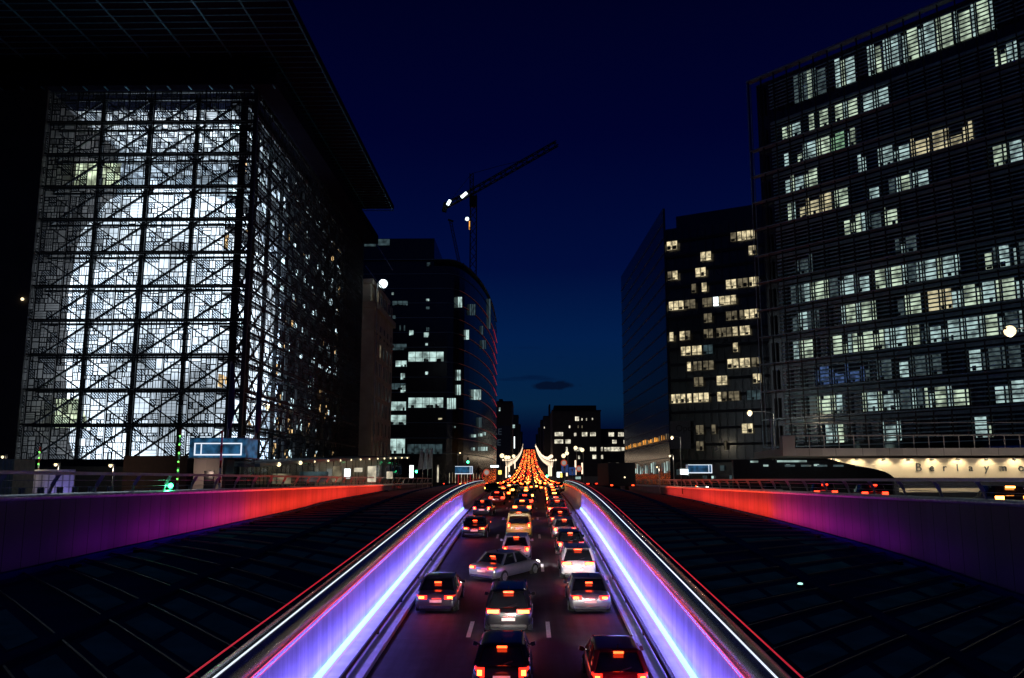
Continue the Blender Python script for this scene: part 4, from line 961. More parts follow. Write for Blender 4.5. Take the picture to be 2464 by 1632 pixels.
    if beams:
        l = bpy.data.lights.new('headlight_beam', 'SPOT'); l.energy = 620; l.color = (1, .94, .84); l.spot_size = R(60); l.spot_blend = .7; l.shadow_soft_size = .2
        lo = bpy.data.objects.new('headlight_beam', l); COL.objects.link(lo); lo.parent = o; lo.location = (0, Lc / 2 + .05, .66); lo.rotation_euler = (R(87), 0, 0)
        point_light('brake_glow', (0, yb - .35, .75), 7, (1, .06, .02), .25, o)
    return o
CARS = [
    ('hatchback', 'black', 'black hatchback cut off by the bottom edge in the middle lane', -.85, 27.2, 0),
    ('suv', 'black', 'black car with wide orange brake lights, second from the bottom in the middle lane', -.84, 35.1, 0),
    ('saloon', 'silver', 'silver saloon turned diagonally across the middle lane', -1.25, 46.3, R(-33)),
    ('hatchback', 'white', 'white hatchback directly behind the diagonal silver saloon', -.81, 53.4, 0),
    ('van', 'yellow', 'tall yellow taxi van with mustard roof band in the middle lane', -.78, 64.5, 0),
    ('saloon', 'grey', 'grey saloon nearest in the left lane, left of the black cars', -4.05, 38.6, 0),
    ('saloon', 'black', 'dark saloon in the left lane left of the taxi van', -4.0, 64.0, 0),
    ('hatchback', 'black', 'small black hatchback at the head of the left lane', -4.3, 82.0, R(-4)),
    ('hatchback', 'red', 'dark red hatchback nearest in the right lane', 2.62, 26.6, 0),
    ('saloon', 'silver', 'silver saloon second in the right lane queue', 2.6, 38.6, 0),
    ('suv', 'white', 'white high car third in the right lane queue', 2.55, 47.0, 0),
    ('hatchback', 'black', 'black hatchback fourth in the right lane queue', 2.55, 55.5, 0),
    ('hatchback', 'silver', 'silver hatchback fifth in the right lane queue', 2.5, 63.5, 0),
    ('saloon', 'red', 'red saloon sixth in the right lane queue', 2.5, 71.5, 0),
    ('suv', 'red', 'red high car seventh in the right lane queue', 2.5, 79.5, 0),
]
for c in CARS: make_car(*c)
# small cars further off: body with lamps
def small_car(paint, tm):
    o = thing('queued_car', 'x', 'car'); Lc, hw = 4.2, .88
    b_ = MB(); secs = [(f * Lc / 2, supersec(hw * wf, z0, z1, 12)) for (f, wf, z0, z1) in SPEC['hatchback'][2]]
    n = 12; vs = [(x, y, zz) for y, s_ in secs for x, zz in s_]
    b_.add(vs, [(i * n + k, i * n + (k + 1) % n, (i + 1) * n + (k + 1) % n, (i + 1) * n + k) for i in range(len(secs) - 1) for k in range(n)] + [tuple(range(n))[::-1]], 0, True)
    g1, g2 = ring(-1.95, 1.0, hw - .07, .9, 3), ring(-1.6, .35, hw - .22, 1.45, 3); m_ = len(g1)
    b_.add(g1 + g2, [(k, (k + 1) % m_, m_ + (k + 1) % m_, m_ + k) for k in range(m_)], 1, True); b_.add(g2, [tuple(range(m_))], 0)
    for s in (-1, 1):
        for yw in (-1.3, 1.25): b_.tube([(s * .7, yw, .33), (s * .9, yw, .33)], .33, 10, 1)
    b_.build('body', [paint, M['carglass']], o)
    for s in (-1, 1): MB().box(s * .66 - .19, s * .66 + .19, -2.13, -2.0, .70, .93).build('taillight', M[tm], o)
    MB().box(-.22, .22, -1.78, -1.7, 1.34, 1.43).build('brake_light', M[tm], o)
    return o
protos = [small_car(PAINT[k], t_) for k, t_ in (('black', 'tailhot'), ('grey', 'tailfar'), ('silver', 'tailred'), ('white', 'tailfar'), ('red', 'tailred'), ('blue', 'tailhot'))]
used = set()
def put(X, Y, rz, label, group):
    k = rnd.randrange(6); p = protos[k]
    o = p if k not in used else copy_tree(p); used.add(k)
    o.location = (X, Y, zr(Y) + .01); pit = math.atan((zr(Y + 3) - zr(Y - 3)) / 6)
    o.rotation_euler = (Matrix.Rotation(pit, 3, 'X') @ Matrix.Rotation(rz, 3, 'Z')).to_euler(); tag(o, label, 'car', group); return o
for i, Y in enumerate((89.6, 97.5, 105, 113, 121, 129)):
    put(2.6 + .1 * i, Y, 0, 'small queued car with red tail lights near the top of the right lane', 'cars queued where the ramp meets the junction')
for X, Y in ((-.7, 84), (-.5, 93), (-3.6, 99), (-.4, 104), (-3.2, 110)):
    put(X, Y, 0, 'car with red lights climbing the last of the ramp left of the right lane queue', 'cars leaving the ramp')
for X, Y, a in ((-9.5, 141, 60), (-6, 138, 55), (-12.5, 146, 75), (-2.2, 122, 20), (-5.5, 131, 50), (-1, 135, 5), (2.5, 141, 0), (6, 138, -10), (8.8, 143, -20), (-4, 150, 30), (0, 152, 10), (4, 154, 0), (7.5, 158, 0), (-7, 160, 25), (10.5, 151, -30), (-1.5, 164, 5), (2, 168, 0), (5.5, 172, 0), (-9.5, 153, 65), (-5, 172, 8)):
    put(X, Y, R(-a), 'car with glowing red lights crossing the junction at the top of the ramp', 'cars crossing the junction')
Y = 181.; row = 0
while Y < 1230 and row < 50:
    for X in (-6.6, -3.5, -.3, 2.9, 6.1):
        put(X + rnd.uniform(-.35, .35), Y + rnd.uniform(-1.6, 1.6), 0, 'tiny car with red tail lights in the dense queue climbing the far street', 'cars queued up the far street')
    Y += 8.3 + row * .55; row += 1
# pairs of oncoming cars' headlights near the kerbs and at the junction mouth
for i, (X, Y, a) in enumerate(((-11.3, 170, 180), (12.2, 160, 150))):
    o = thing('oncoming_car', ('car with white headlights waiting left of the junction', 'car with white headlights waiting right of the junction')[i], 'car', (X, Y, -2.0), R(a))
    ch = protos[i].children[0].copy(); COL.objects.link(ch); ch.parent = o
    for s in (-1, 1): MB().ball((s * .62, 2.05, .66), .16, 8).build('headlight', M['head'], o)
# cars on the side road behind the right parapet
for i, (px, Y, lab) in enumerate(((1975, 70, 'dark car with red lights behind the right railing under the curved arch'), (2088, 63, 'car with broad red lights behind the right railing below the cream wall'), (2400, 47, 'dim dark car behind the railing at the right edge'), (1860, 84, 'pale car behind the right railing below the lamp post'), (1690, 122, 'white lit car behind the far part of the right railing'))):
    X = at(px, 1180, Y).x; o = copy_tree(protos[(2, 4, 0, 3, 3)[i]]); o.location = (X, Y, GZ + .01); o.rotation_euler = (0, 0, R(-8) if i < 3 else R(170)); tag(o, lab, 'car'); o.pop('group', None) if 'group' in o else None
    if i == 4:
        for s in (-1, 1): MB().ball((s * .62, 2.05, .66), .2, 8).build('headlight', M['head'], o)

# ------------------------------------------------------------------ lorry on the side road
q = at(1463, 1150, 118)
lr = thing('box_lorry', 'dark box lorry with small amber lamp beside the glass tower', 'lorry', (at(1497, 1150, 122).x, 122, -1.75), R(8))
MB().box(-1.9, 1.9, 0, 7, .9, 4.1).build('cargo_box', M['dark'], lr); MB().box(-1.2, 1.2, 7.1, 8.9, .5, 2.8).build('cab', M['black'], lr)
MB().ball((.35, -.08, 2.1), .12, 8).build('marker_lamp', M['bulb'], lr)
for s in (-1, 1):
    for yw in (1.3, 6.2): MB().tube([(s * .8, yw, .5), (s * 1.15, yw, .5)], .5, 14).build('wheel', M['rubber'], lr)
    MB().box(s * 1.5 - .15, s * 1.5 + .15, -.1, -.02, .95, 1.1).build('taillight', M['tailsoft'], lr)

# ------------------------------------------------------------------ street lamps
def lamp(px, py, Y, zbase, label, s=-1, arm=1.6, power=220, col=(1, .85, .6), mt='bulb', r=.22, group=None):
    q = at(px, py, Y); h = q.z - zbase
    o = thing('street_lamp', label, 'street lamp', (q.x - s * arm, Y, zbase), 0, group)
    MB().tube([(0, 0, 0), (0, 0, h * .6), (0, 0, h + .1)], [.11, .09, .06], 10).build('pole', M['steel_post'], o)
    MB().tube([(0, 0, h), (s * arm * .5, 0, h + .2), (s * arm, 0, h + .16)], .04, 6).build('arm', M['steel_post'], o)
    MB().box(s * arm - .3, s * arm + .3, -.14, .14, h + .08, h + .2).build('lamp_head', M['black'], o)
    MB().ball((s * arm, 0, h), r, 12).build('bulb', M[mt], o)
    if power: point_light('lamp_light', (s * arm, 0, h - .35), power, col, .2, o)
    return o
lamp(2430, 797, 50, GZ, 'tall street lamp with bright bulb near the right edge', -1, r=.33, power=380)
lamp(1804, 994, 110, GZ, 'street lamp shining between the louvred block and the glass tower', -1, r=.34, power=900, arm=3)
lamp(1617, 1053, 171, GZ, 'street lamp at the corner of the glass tower', -1, r=.3, power=600)
lamp(1612, 1097, 150, GZ, 'low lamp post in front of the glass tower corner', -1, arm=.6, r=.2, power=120)
lamp(1581, 1124, 120, GZ, 'short warm post lamp left of the glass tower corner', -1, arm=.3, r=.12, power=60)
lamp(645, 982, 103, GZ, 'street lamp in front of the lattice building flank', 1, r=.3, power=500)
lamp(134, 1118, 70, GZ, 'low bright lamp behind the left railing near the stone tower', -1, arm=.3, r=.13, power=80)
lamp(266, 1120, 70, GZ, 'low bright lamp in front of the lattice building base', -1, arm=.3, r=.15, power=80)
lamp(6, 1100, 60, GZ, 'low lamp at the far left above the container', -1, arm=.3, r=.09, power=80)
lamp(1107, 1050 + 40, 200, -2, 'lamp at the foot of the black tower', 1, arm=.5, r=.2, power=12)
fl = lamp(922, 683, 150, GZ, 'very bright white flood lamp mast beside the old stone building', 1, arm=1.0, r=.8, power=450, col=(.8, .95, 1), mt='bulbwhite')
for i, (px, py, Y) in enumerate(((1208, 1097, 215), (1218, 1101, 240), (1224, 1101, 260), (1236, 1098, 290), (1356, 1097, 230), (1364, 1091, 245), (1385, 1078, 260), (1401, 1083, 250))):
    lamp(px, py, Y, zr(Y), ('globe street lamp left of the far traffic' if i < 4 else 'globe street lamp in front of the brown office block'), 1 if i < 4 else -1, arm=.3, r=.55, power=0, group='globe lamps at the start of the far street')
gl = None
k = 0; Y = 300.
while Y < 1250:
    for s in (-1, 1):
        zz = zr(Y)
        if gl is None:
            gl = thing('festoon_lamp', 'x', 'street lamp')
            MB().tube([(0, 0, 0), (0, 0, 7.4)], .09, 6).build('pole', M['steel_post'], gl); MB().ball((0, 0, 7.6), .34, 8).build('bulb', M['garland'], gl)
            MB().tube([(0, 0, 2.2), (0, 0, 6.9)], .075, 6).build('pole_streak', M['garland'], gl); o = gl  # glowing sleeve added for blurred reflection streaks on the pole
        else: o = copy_tree(gl)
        o.location = (s * 9.0, Y, zz + .13); tag(o, 'warm lit lamp post in the row lining the far street', 'street lamp', 'lit lamp posts lining the far street')
    Y += 27 + k * 1.8; k += 1
for s, lab in ((-1, 'long festoon of warm lights looping between lamp posts left of the far queue'), (1, 'long festoon of warm lights looping between lamp posts right of the far queue')):
    pts_ = []; y = 330.
    while y < 1150:
        for q_ in range(4): v = q_ / 4; pts_.append((s * 8.8, y + 24 * v, zr(y + 24 * v) + 7.2 - 2.2 * 4 * v * (1 - v)))
        y += 24
    tag(MB().tube(pts_, .10, 5).build('light_garland', M['garland']), lab, 'light garland')
# glowing tubes added for blurred pole reflections, and signs at the mouth of the street
for i, (px, y0, y1, Y) in enumerate(((1218, 1122, 1150, 200), (1225, 1119, 1142, 215), (1239, 1112, 1128, 260), (1321, 1122, 1146, 200), (1326, 1122, 1146, 201), (1364, 1118, 1146, 190), (1385, 1108, 1143, 200), (1401, 1114, 1141, 200))):
    a, c = at(px, y1, Y), at(px, y0, Y)
    o = thing('reflection_streak', ('slim' if i < 3 else 'pale') + ' warm glowing reflection streak ' + ('left' if i < 3 else 'right') + ' of the far street mouth', 'light column', (a.x, Y, zr(Y)), 0, 'reflection streaks ' + ('left' if i < 3 else 'right') + ' of the far street')  # no real light columns: added tubes imitating blurred pole reflections
    MB().tube([(0, 0, 0), (0, 0, a.z - zr(Y))], .06, 6).build('post', M['black'], o); MB().tube([(0, 0, a.z - zr(Y)), (0, 0, c.z - zr(Y))], .17, 8).build('streak_tube', M['garland'], o)
# hanging garland to the right of the far street
gp = [(1289, 1074), (1296, 1086), (1302, 1095), (1310, 1101), (1319, 1103), (1327, 1098)]
pp = [at(x, y, 620 - i * 75) for i, (x, y) in enumerate(gp)]
o = tag(MB().tube(pp, .5, 6).build('light_garland', M['garland']), 'sagging bright festoon of lights right of the far traffic', 'light garland')
def road_sign(px, py, Y, kind, label):
    q = at(px, py, Y); o = thing('road_sign', label, 'road sign', (q.x, Y, zr(Y) if px < 1500 else GZ)); h = q.z - o.location.z
    MB().tube([(0, 0, 0), (0, 0, h + .4)], .05, 6).build('post', M['steel_post'], o)
    if kind == 'round':
        emi('signred', 'sign_red', (.8, .12, .05), .5); emi('signwhite', 'sign_white', (.8, .75, .7), .35)
        MB().tube([(0, -.08, h), (0, -.03, h)], .55, 20).build('ring', M['signred'], o); MB().tube([(0, -.12, h), (0, -.085, h)], .36, 20).build('disc', M['signwhite'], o)
    elif kind == 'blue':
        MB().box(-.6, .6, -.1, -.05, h - .7, h + .7).build('panel', M['bluesign'], o); MB().box(-.08, .08, -.13, -.101, h - .5, h + .3).add([(-.3, -.13, h + .1), (.3, -.13, h + .1), (0, -.13, h + .5)], [(0, 1, 2)]).build('arrow', M['whitepaint'], o)
road_sign(1357, 1114, 150, 'round', 'round red ringed sign above the blue arrow sign')
road_sign(1359, 1128, 151, 'blue', 'blue arrow sign beside the far street mouth')
road_sign(1393, 1128, 150, 'round', 'round red ringed sign between the glowing streaks')
road_sign(1377, 1134, 155, 'blue', 'blue sign left of the round sign among glowing streaks')
road_sign(1171, 1137, 140, 'round', 'round red ringed sign at the left end of the ramp wall')
def panel(px0, px1, py0, py1, Y, mt, label, cat='lit sign', name='lit_sign', frame='black', zb=None):
    a, c = at(px0, py1, Y), at(px1, py0, Y); zb = (zr(Y) if abs(a.x) < 19 else GZ) if zb is None else zb
    o = thing(name, label, cat, (a.x, Y, zb)); w = c.x - a.x; z0, z1 = a.z - zb, c.z - zb
    MB().box(-.08, w + .08, .02, .25, z0 - .08, z1 + .08).bar((w * .2, .12, 0), (w * .2, .12, z0), .1).bar((w * .8, .12, 0), (w * .8, .12, z0), .1).build('casing', M[frame], o)
    MB().box(0, w, -.02, .018, z0, z1).build('face', M[mt], o); return o
panel(1340, 1352, 1136, 1149, 145, 'shopw', 'white lit advertising panel beside the yellow one')
panel(1348.5, 1353, 1139, 1149, 143, 'yellow', 'small yellow lit panel by the far street mouth')
panel(1199, 1207, 1132, 1142, 150, 'yellow', 'yellow lit sign at the left kerb of the junction')
panel(1180, 1200, 1120, 1125, 190, 'shopw', 'white lit strip over a stop shelter left of the junction')
panel(1385, 1397, 1147, 1153, 150, 'winG', 'low white lit panel under the round sign')
panel(1637, 1656, 1129, 1142, 112, 'shopw', 'square white lit box left of the blue framed display')
for i, (px, py, Y) in enumerate(((1126, 1112, 150), (1316, 1146, 150), (1226, 1146, 160), (1002, 1135, 140))):
    q = at(px, py, Y); o = thing('traffic_light', ('cyan traffic signal in front of the black tower', 'cyan traffic signal right of the far traffic', 'pale traffic signal left of the far traffic', 'cyan traffic signal by the pavilion')[i], 'traffic light', (q.x, Y, zr(Y))); h = q.z - zr(Y)
    MB().tube([(0, .1, 0), (0, .1, h + .5)], .05, 6).build('post', M['black'], o); MB().box(-.16, .16, -.05, .2, h - .3, h + .8).build('housing', M['black'], o)
    MB().ball((0, -.12, h), .2, 8).build('signal_lamp', M['bulbwhite' if i == 2 else 'green'], o)
for i in range(12):   # red and white lit posts in front of the tower
    px = 1082 + i * 7.2; Y = 165
    q = at(px, 1110, Y); o = thing('lit_bollard_post', 'thin lit post in the row before the black tower', 'post', (q.x, Y, zr(Y)), 0, 'thin lit posts before the black tower')
    MB().tube([(0, 0, 0), (0, 0, 3.4)], .05, 6).build('post', M['steel_post'], o); MB().box(-.05, .05, -.08, -.06, .6, 3.2).build('light_strip', M[('shop', 'winWd', 'shop', 'redglow')[i % 4]], o)

# ------------------------------------------------------------------ left plaza
base = at(454, 1100, 66)
mo = thing('metro_entrance', 'glass topped lift kiosk with glowing blue framed display on the left plaza', 'kiosk', (base.x, 66, GZ))
w = at(589, 1100, 66).x - base.x; z0, z1 = at(454, 1101, 66).z - GZ, at(454, 1055, 66).z - GZ
MB().box(0, w, 0, 3, z0, z1).build('glass_box', M['screen'], mo)
fb = MB(); a0, a1 = .4, w - .25; zt_, zb_ = z1 - .35, z0 + .15
for (x0, x1, y0, y1) in ((a0, a1, zt_ - .08, zt_), (a0, a1, zb_, zb_ + .1), (a0, a0 + .09, zb_ + .1, zt_ - .08), (a1 - .09, a1, zb_ + .1, zt_ - .08), (a0 + .5, a0 + .57, zb_ + .1, zt_ - .08)): fb.box(x0, x1, -.06, -.005, y0, y1)
fb.build('light_frame', M['winB'] if 0 else M['whiteglow'], mo)
MB().box(-.1, w + .1, -.1, 3.1, z1, z1 + .06).box(-.1, w + .1, -.1, 3.1, z0 - .06, z0 - .003).build('roof_edge', M['ledge'], mo)
MB().box(.35, w * .6, .2, 2.8, 0, z0 - .07).build('lift_shaft', M['fascia'], mo)
MB().box(w * .28, w * .45, .12, .195, .1, z0 - 1.0).build('lift_door', M['tower'], mo)
MB().box(w * .66, w - .1, .2, 2.8, 0, z0 - .07).build('side_glazing', M['clear'], mo)
point_light('kiosk_fill', (1.2, -1.4, 2.2), 40, (1., .7, .55), .2, mo)  # added point light without fixture, brightening the kiosk front
for i, (px, y0, Y, lab) in enumerate(((435, 1031, 58, 'raised red and white barrier arm dotted with green lamps, tallest beside the kiosk'), (97, 1075, 72, 'thin post dotted with green lamps in front of the stone tower'), (535, 1036, 60, 'raised red and white striped barrier arm in front of the kiosk display'))):
    q = at(px, y0, Y); h = q.z - GZ
    o = thing('barrier_arm', lab, 'barrier', (q.x, Y, GZ)); n = 10
    MB().box(-.2, .2, .1, .5, 0, .9).build('motor_box', M['fascia'], o)
    for k in range(n): MB().box(-.06, .06, -.03, .05, h * k / n + .002, h * (k + 1) / n).build('arm_section', M['redpaint'] if k % 2 else M['whitepaint'], o)
    if i < 2:
        for k in range(6): MB().ball((0, -.07, h * (.35 + .11 * k)), .055, 8).build('green_lamp', M['greenled'], o)
q = at(421.6, 1167, 48); o = thing('signal_light', 'green signal lamp mounted on the left parapet cap', 'signal light', (-21.15, 51.5, -.5))
MB().box(-.14, .14, 0, .3, -.1, .36).build('housing', M['black'], o); MB().ball((0.02, -.04, .16), .15, 12).build('lens', M['green'], o); point_light('glow', (.1, -.35, .16), 25, (.1, 1, .4), .1, o)
for i, px in enumerate((58, 103, 149, 186, 224, 270)):
    Y = 24 * F / (1274 - px); o = thing('bollard', 'brown cylindrical bollard in the row behind the left parapet', 'bollard', (-24, Y, GZ), 0, 'bollards behind the left parapet')
    MB().tube([(0, 0, 0), (0, 0, 1.32)], .16, 14).build('post', M['fascia'], o); MB().tube([(0, 0, 1.323), (0, 0, 1.40)], [.17, .14], 14).build('top', M['steel_post'], o)
a, c = at(36, 1130, 62), at(180, 1130, 62)
hf_ = thing('site_hoarding', 'pale corrugated hoarding fence behind the left bollards, lit violet at one end', 'fence', (a.x, 62, GZ))
MB().box(0, c.x - a.x, 0, .12, 0, a.z - GZ).build('sheet', M['hoard'], hf_); MB().box(0, c.x - a.x, -.04, -.002, a.z - GZ - .1, a.z - GZ).build('top_rail', M['steel_post'], hf_)
area_light('hoarding_fill', (c.x - a.x - .8, -1.6, .8), (c.x - a.x - 1, 0, 1.2), 1, .3, 22, (.3, .25, 1), hf_)  # added light without fixture gives the hoarding its violet end
ct = thing('site_container', 'cream ribbed site container at the left edge behind the railing', 'container', (at(-40, 1105, 56).x, 56, GZ))
w = at(35, 1105, 56).x - ct.location.x; MB().box(0, w, 0, 2.4, 0, at(0, 1105, 56).z - GZ).build('shell', mat('container_cream', (.5, .46, .34), .6), ct)
b_ = MB()
for k in range(int(w / .25)): b_.box(.05 + k * .25, .13 + k * .25, -.04, -.002, .1, at(0, 1105, 56).z - GZ - .1)
b_.build('ribs', M['hoard'], ct)
rk = thing('ramp_rail', 'low double railed ramp guard on the left plaza', 'railing', (at(300, 1165, 58).x, 58, GZ))
w = at(455, 1165, 58).x - rk.location.x; b_ = MB()
for k in range(6): x = w * k / 5; b_.tube([(x, 0, 0), (x, 0, 1.05 + .35 * k / 5)], .025, 6)
for dz in (0, -.3): b_.tube([(0, 0, 1.05 + dz), (w, 0, 1.4 + dz)], .03, 6)
b_.build('rail', M['steel_post'], rk)
hb_ = thing('low_building', 'low dark reddish building between the lattice facade and the kiosk', 'building', (at(298, 1100, 74).x, 74, GZ))
MB().box(0, at(452, 1100, 74).x - hb_.location.x, 0, 6, 0, at(298, 1097, 74).z - GZ).build('wall', mat('reddish_render', (.035, .013, .01), .8), hb_)
MB().box(-8, at(452, 1100, 74).x - hb_.location.x, 1, 6, 0, at(298, 1122, 74).z - GZ).build('plinth', M['dark'], hb_)
for i, (px, Y) in enumerate(((545, 70), (612, 80), (1860, 98), (800, 75))):
    if i == 3: continue
    h = (at(px, (870, 900, 1008)[i], Y).z) - GZ
    o = thing('flagpole', ('dark mast with furled blue flag beside the kiosk', 'dark mast with furled blue flag before the lattice flank', 'thick steel mast in front of the cream entrance')[i], 'pole', (at(px, 1100, Y).x, Y, GZ))
    MB().tube([(0, 0, 0), (0, 0, h)], [.12, .07], 10).build('mast', M['steel_post'], o)
    if i < 2: MB().tube([(.12, -.1, h - .2), (.2, -.12, h - 2), (.24, -.1, h - 4.2), (.16, -.1, h - 5.5)], [.08, .22, .3, .12], 8).build('flag', mat('navy_flag', (.01, .015, .10), .8), o)
# pavilion with rows of bulbs
pvn = thing('glass_pavilion', 'low glass pavilion with sweeping roof edge dotted with bulbs left of the far junction', 'pavilion')
ctrl = [(625, 1124, 74), (671, 1119, 84), (723, 1115, 92), (790, 1111, 104), (868, 1107, 118), (940, 1104, 130), (985, 1103, 138)]
pts = [at(*c) for c in ctrl]
rf = MB(); gw = MB(); ml = MB()
for p, q in zip(pts, pts[1:]):
    back = Vector((-7, 3, .15))
    rf.add([p, q, q + back, p + back, p + Vector((0, 0, .3)), q + Vector((0, 0, .3)), q + back + Vector((0, 0, .3)), p + back + Vector((0, 0, .3))], [(0, 1, 2, 3), (4, 7, 6, 5), (0, 4, 5, 1), (1, 5, 6, 2), (3, 2, 6, 7), (0, 3, 7, 4)])
    a = p + Vector((-1.2, .5, -.02)); c = q + Vector((-1.2, .5, -.02))
    gw.add([(a.x, a.y, GZ), (c.x, c.y, GZ), c, a], [(0, 1, 2, 3)])
    for k in range(5): t = a.lerp(c, k / 5); ml.bar((t.x, t.y - .05, GZ), (t.x, t.y - .05, t.z), .07)
rf.build('roof', M['ledge'], pvn); gw.build('glass_wall', M['clear'], pvn); ml.build('mullion', M['black'], pvn)
bx = MB()
for p, q in zip(pts, pts[1:]): a = p + Vector((-5, 3, 0)); c = q + Vector((-5, 3, 0)); bx.add([(a.x, a.y, GZ), (c.x, c.y, GZ), c, a], [(0, 1, 2, 3)])
bx.build('back_wall', M['fascia'], pvn)
for i, (px, py) in enumerate(((671, 1117), (723, 1113), (757, 1110), (790, 1108), (819, 1107), (845, 1106), (868, 1105), (889, 1104), (909, 1103), (925, 1102.5), (940, 1102), (952, 1101.5), (967, 1101), (980, 1101))):
    Y = interp([(c[0], c[2]) for c in ctrl], px); MB().ball(at(px, py + 1, Y - .4), .21 if i < 2 else .12, 10).build('bulb', M['bulb'], pvn)
    if i % 2 == 0: point_light('bulb_light', at(px, py + 4, Y) + Vector((-1.9, 1.2, -.3)), 60, (1, .8, .5), .1, pvn)
for (px0, px1, py0, py1, Y, mt) in ((828, 843, 1128, 1151, 112, 'shopw'), (852, 872, 1126, 1136, 114, 'shop'), (720, 790, 1135, 1160, 98, 'winGd'), (800, 822, 1122, 1160, 106, 'winWd'), (884, 905, 1122, 1160, 118, 'shop'), (985, 995, 1120, 1150, 135, 'shopw'), (655, 700, 1140, 1165, 88, 'winWd'), (930, 945, 1135, 1152, 126, 'shop')):
    a, c = at(px0, py1, Y), at(px1, py0, Y); MB().box(a.x, c.x, Y, Y + .1, a.z, c.z).build('lit_panel', M[mt], pvn)
for i, (px, Y) in enumerate(((1018, 135), (1030, 137), (1041, 139))):
    q = at(px, 1078, Y); h = q.z + 2; o = thing('flag_mast', 'thin mast with drooping pale flag before the black tower', 'flag', (q.x, Y, -2.), 0, 'pale flags before the black tower')
    MB().tube([(0, 0, 0), (0, 0, h)], .05, 8).build('mast', M['steel_post'], o)
    b_ = MB(); n = 8; rows = []
    for k in range(n + 1):
        v = k / n; wv_ = [(-.05 - .75 * u * (.5 + .5 * v), .12 * math.sin(u * 7 + v * 5 + i), h - .1 - 3.1 * v - .25 * u) for u in (0, .25, .5, .75, 1)]; rows += wv_
    b_.add(rows, [(k * 5 + j, k * 5 + j + 1, (k + 1) * 5 + j + 1, (k + 1) * 5 + j) for k in range(n) for j in range(4)], 0, True); b_.build('flag_cloth', M['flag'], o)
for i, (x0, x1, y0, y1, Y, lab) in enumerate(((1095, 1137, 1122, 1141, 150, 'glass shelter with cool lit edge below the black tower'), (1656, 1713, 1118, 1139, 112, 'blue framed glass display box in front of the glass tower'))):
    a, c = at(x0, y1, Y), at(x1, y0, Y); zb = zr(Y) if i == 0 else GZ
    o = thing('glass_shelter', lab, 'shelter', (a.x, Y, zb)); w = c.x - a.x; z0, z1 = a.z - zb, c.z - zb
    MB().box(0, w, 0, 1.6, z0, z1).build('glass_box', M['screen'], o)
    MB().box(0, w, -.06, -.004, z0, z0 + .12).box(0, w, -.06, -.004, z1 - .08, z1).box(w - .1, w, -.06, -.004, z0 + .12, z1 - .08).box(w - .45, w - .38, -.06, -.004, z0 + .12, z1 - .08).build('light_frame', M['whiteglow'], o)
    MB().box(.2, .35, .3, .6, 0, z0 - .003).box(w - .35, w - .2, .3, .6, 0, z0 - .003).build('leg', M['black'], o)
# bronze walking figure near the end of the left wall
q = at(1152, 1153, 146); stt = thing('statue', 'dark standing figure of a statue on a block left of the ramp end', 'statue', (q.x, 146, -2.03))
MB().box(-.7, .7, -.6, .6, 0, q.z + 2.03).build('pedestal', M['dark'], stt)
me = bpy.data.meshes.new('figure'); hb = q.z + 2.03
J = [(0, 0, 1.02), (0, 0, 1.35), (0, 0, 1.62), (0, 0, 1.72), (0, 0, 1.98), (.24, 0, 1.58), (.34, .05, 1.25), (.36, -.1, .98), (-.24, 0, 1.58), (-.34, -.05, 1.25), (-.36, .1, .98), (.12, 0, .98), (.16, .12, .52), (.2, -.12, .08), (.2, .1, .03), (-.12, 0, .98), (-.14, -.15, .52), (-.16, -.3, .1), (-.16, -.1, .03)]
E = [(0, 1), (1, 2), (2, 3), (3, 4), (2, 5), (5, 6), (6, 7), (2, 8), (8, 9), (9, 10), (0, 11), (11, 12), (12, 13), (13, 14), (0, 15), (15, 16), (16, 17), (17, 18)]
rad = [.15, .16, .15, .07, .11, .08, .055, .045, .08, .055, .045, .11, .075, .05, .04, .11, .075, .05, .04]
me.from_pydata([(x * 1.1, y, z * 1.1 + hb) for x, y, z in J], E, []); fg = bpy.data.objects.new('figure', me); COL.objects.link(fg); fg.parent = stt
fg.modifiers.new('skin', 'SKIN'); 
for v, r in zip(me.skin_vertices[0].data, rad): v.radius = (r, r)
me.skin_vertices[0].data[0].use_root = True
fg.modifiers.new('sub', 'SUBSURF').levels = 1; me.materials.append(M['bronze'])
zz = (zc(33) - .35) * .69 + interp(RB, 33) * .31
o = thing('roof_glint', 'small pale cyan lamp reflection glinting on the right glazed roof', 'roof reflection', (9.95, 33.2, zz + .05))
MB().tube([(0, 0, 0), (0, 0, .1)], [.16, .13], 12).build('housing', M['black'], o); MB().ball((0, 0, .12), .1, 10, sz=.5).build('lens', M['cyanglint'], o)  # added glowing dome and its housing imitate a reflection on the glass
# ------------------------------------------------------------------ sky and light
w = bpy.data.worlds.new('World'); sc.world = w; w.use_nodes = True; nt = w.node_tree
bg = nt.nodes['Background']; tc = nt.nodes.new('ShaderNodeTexCoord'); sp = nt.nodes.new('ShaderNodeSeparateXYZ')
nt.links.new(tc.outputs['Generated'], sp.inputs[0])
rp = nt.nodes.new('ShaderNodeValToRGB'); el = rp.color_ramp.elements
stops = [(0.0, (.0005, .0012, .012)), (.055, (.0006, .003, .022)), (.085, (.0015, .0165, .054)), (.16, (.0006, .0125, .066)), (.24, (.0003, .0040, .042)), (.38, (.0002, .0010, .024)), (.55, (.0002, .0005, .012)), (1.0, (.0001, .0002, .008))]
el[0].position = stops[0][0]; el[0].color = stops[0][1] + (1,); el[1].position = 1; el[1].color = stops[-1][1] + (1,)
for p, c in stops[1:-1]: e = el.new(p); e.color = c + (1,)
nt.links.new(sp.outputs['Z'], rp.inputs[0])
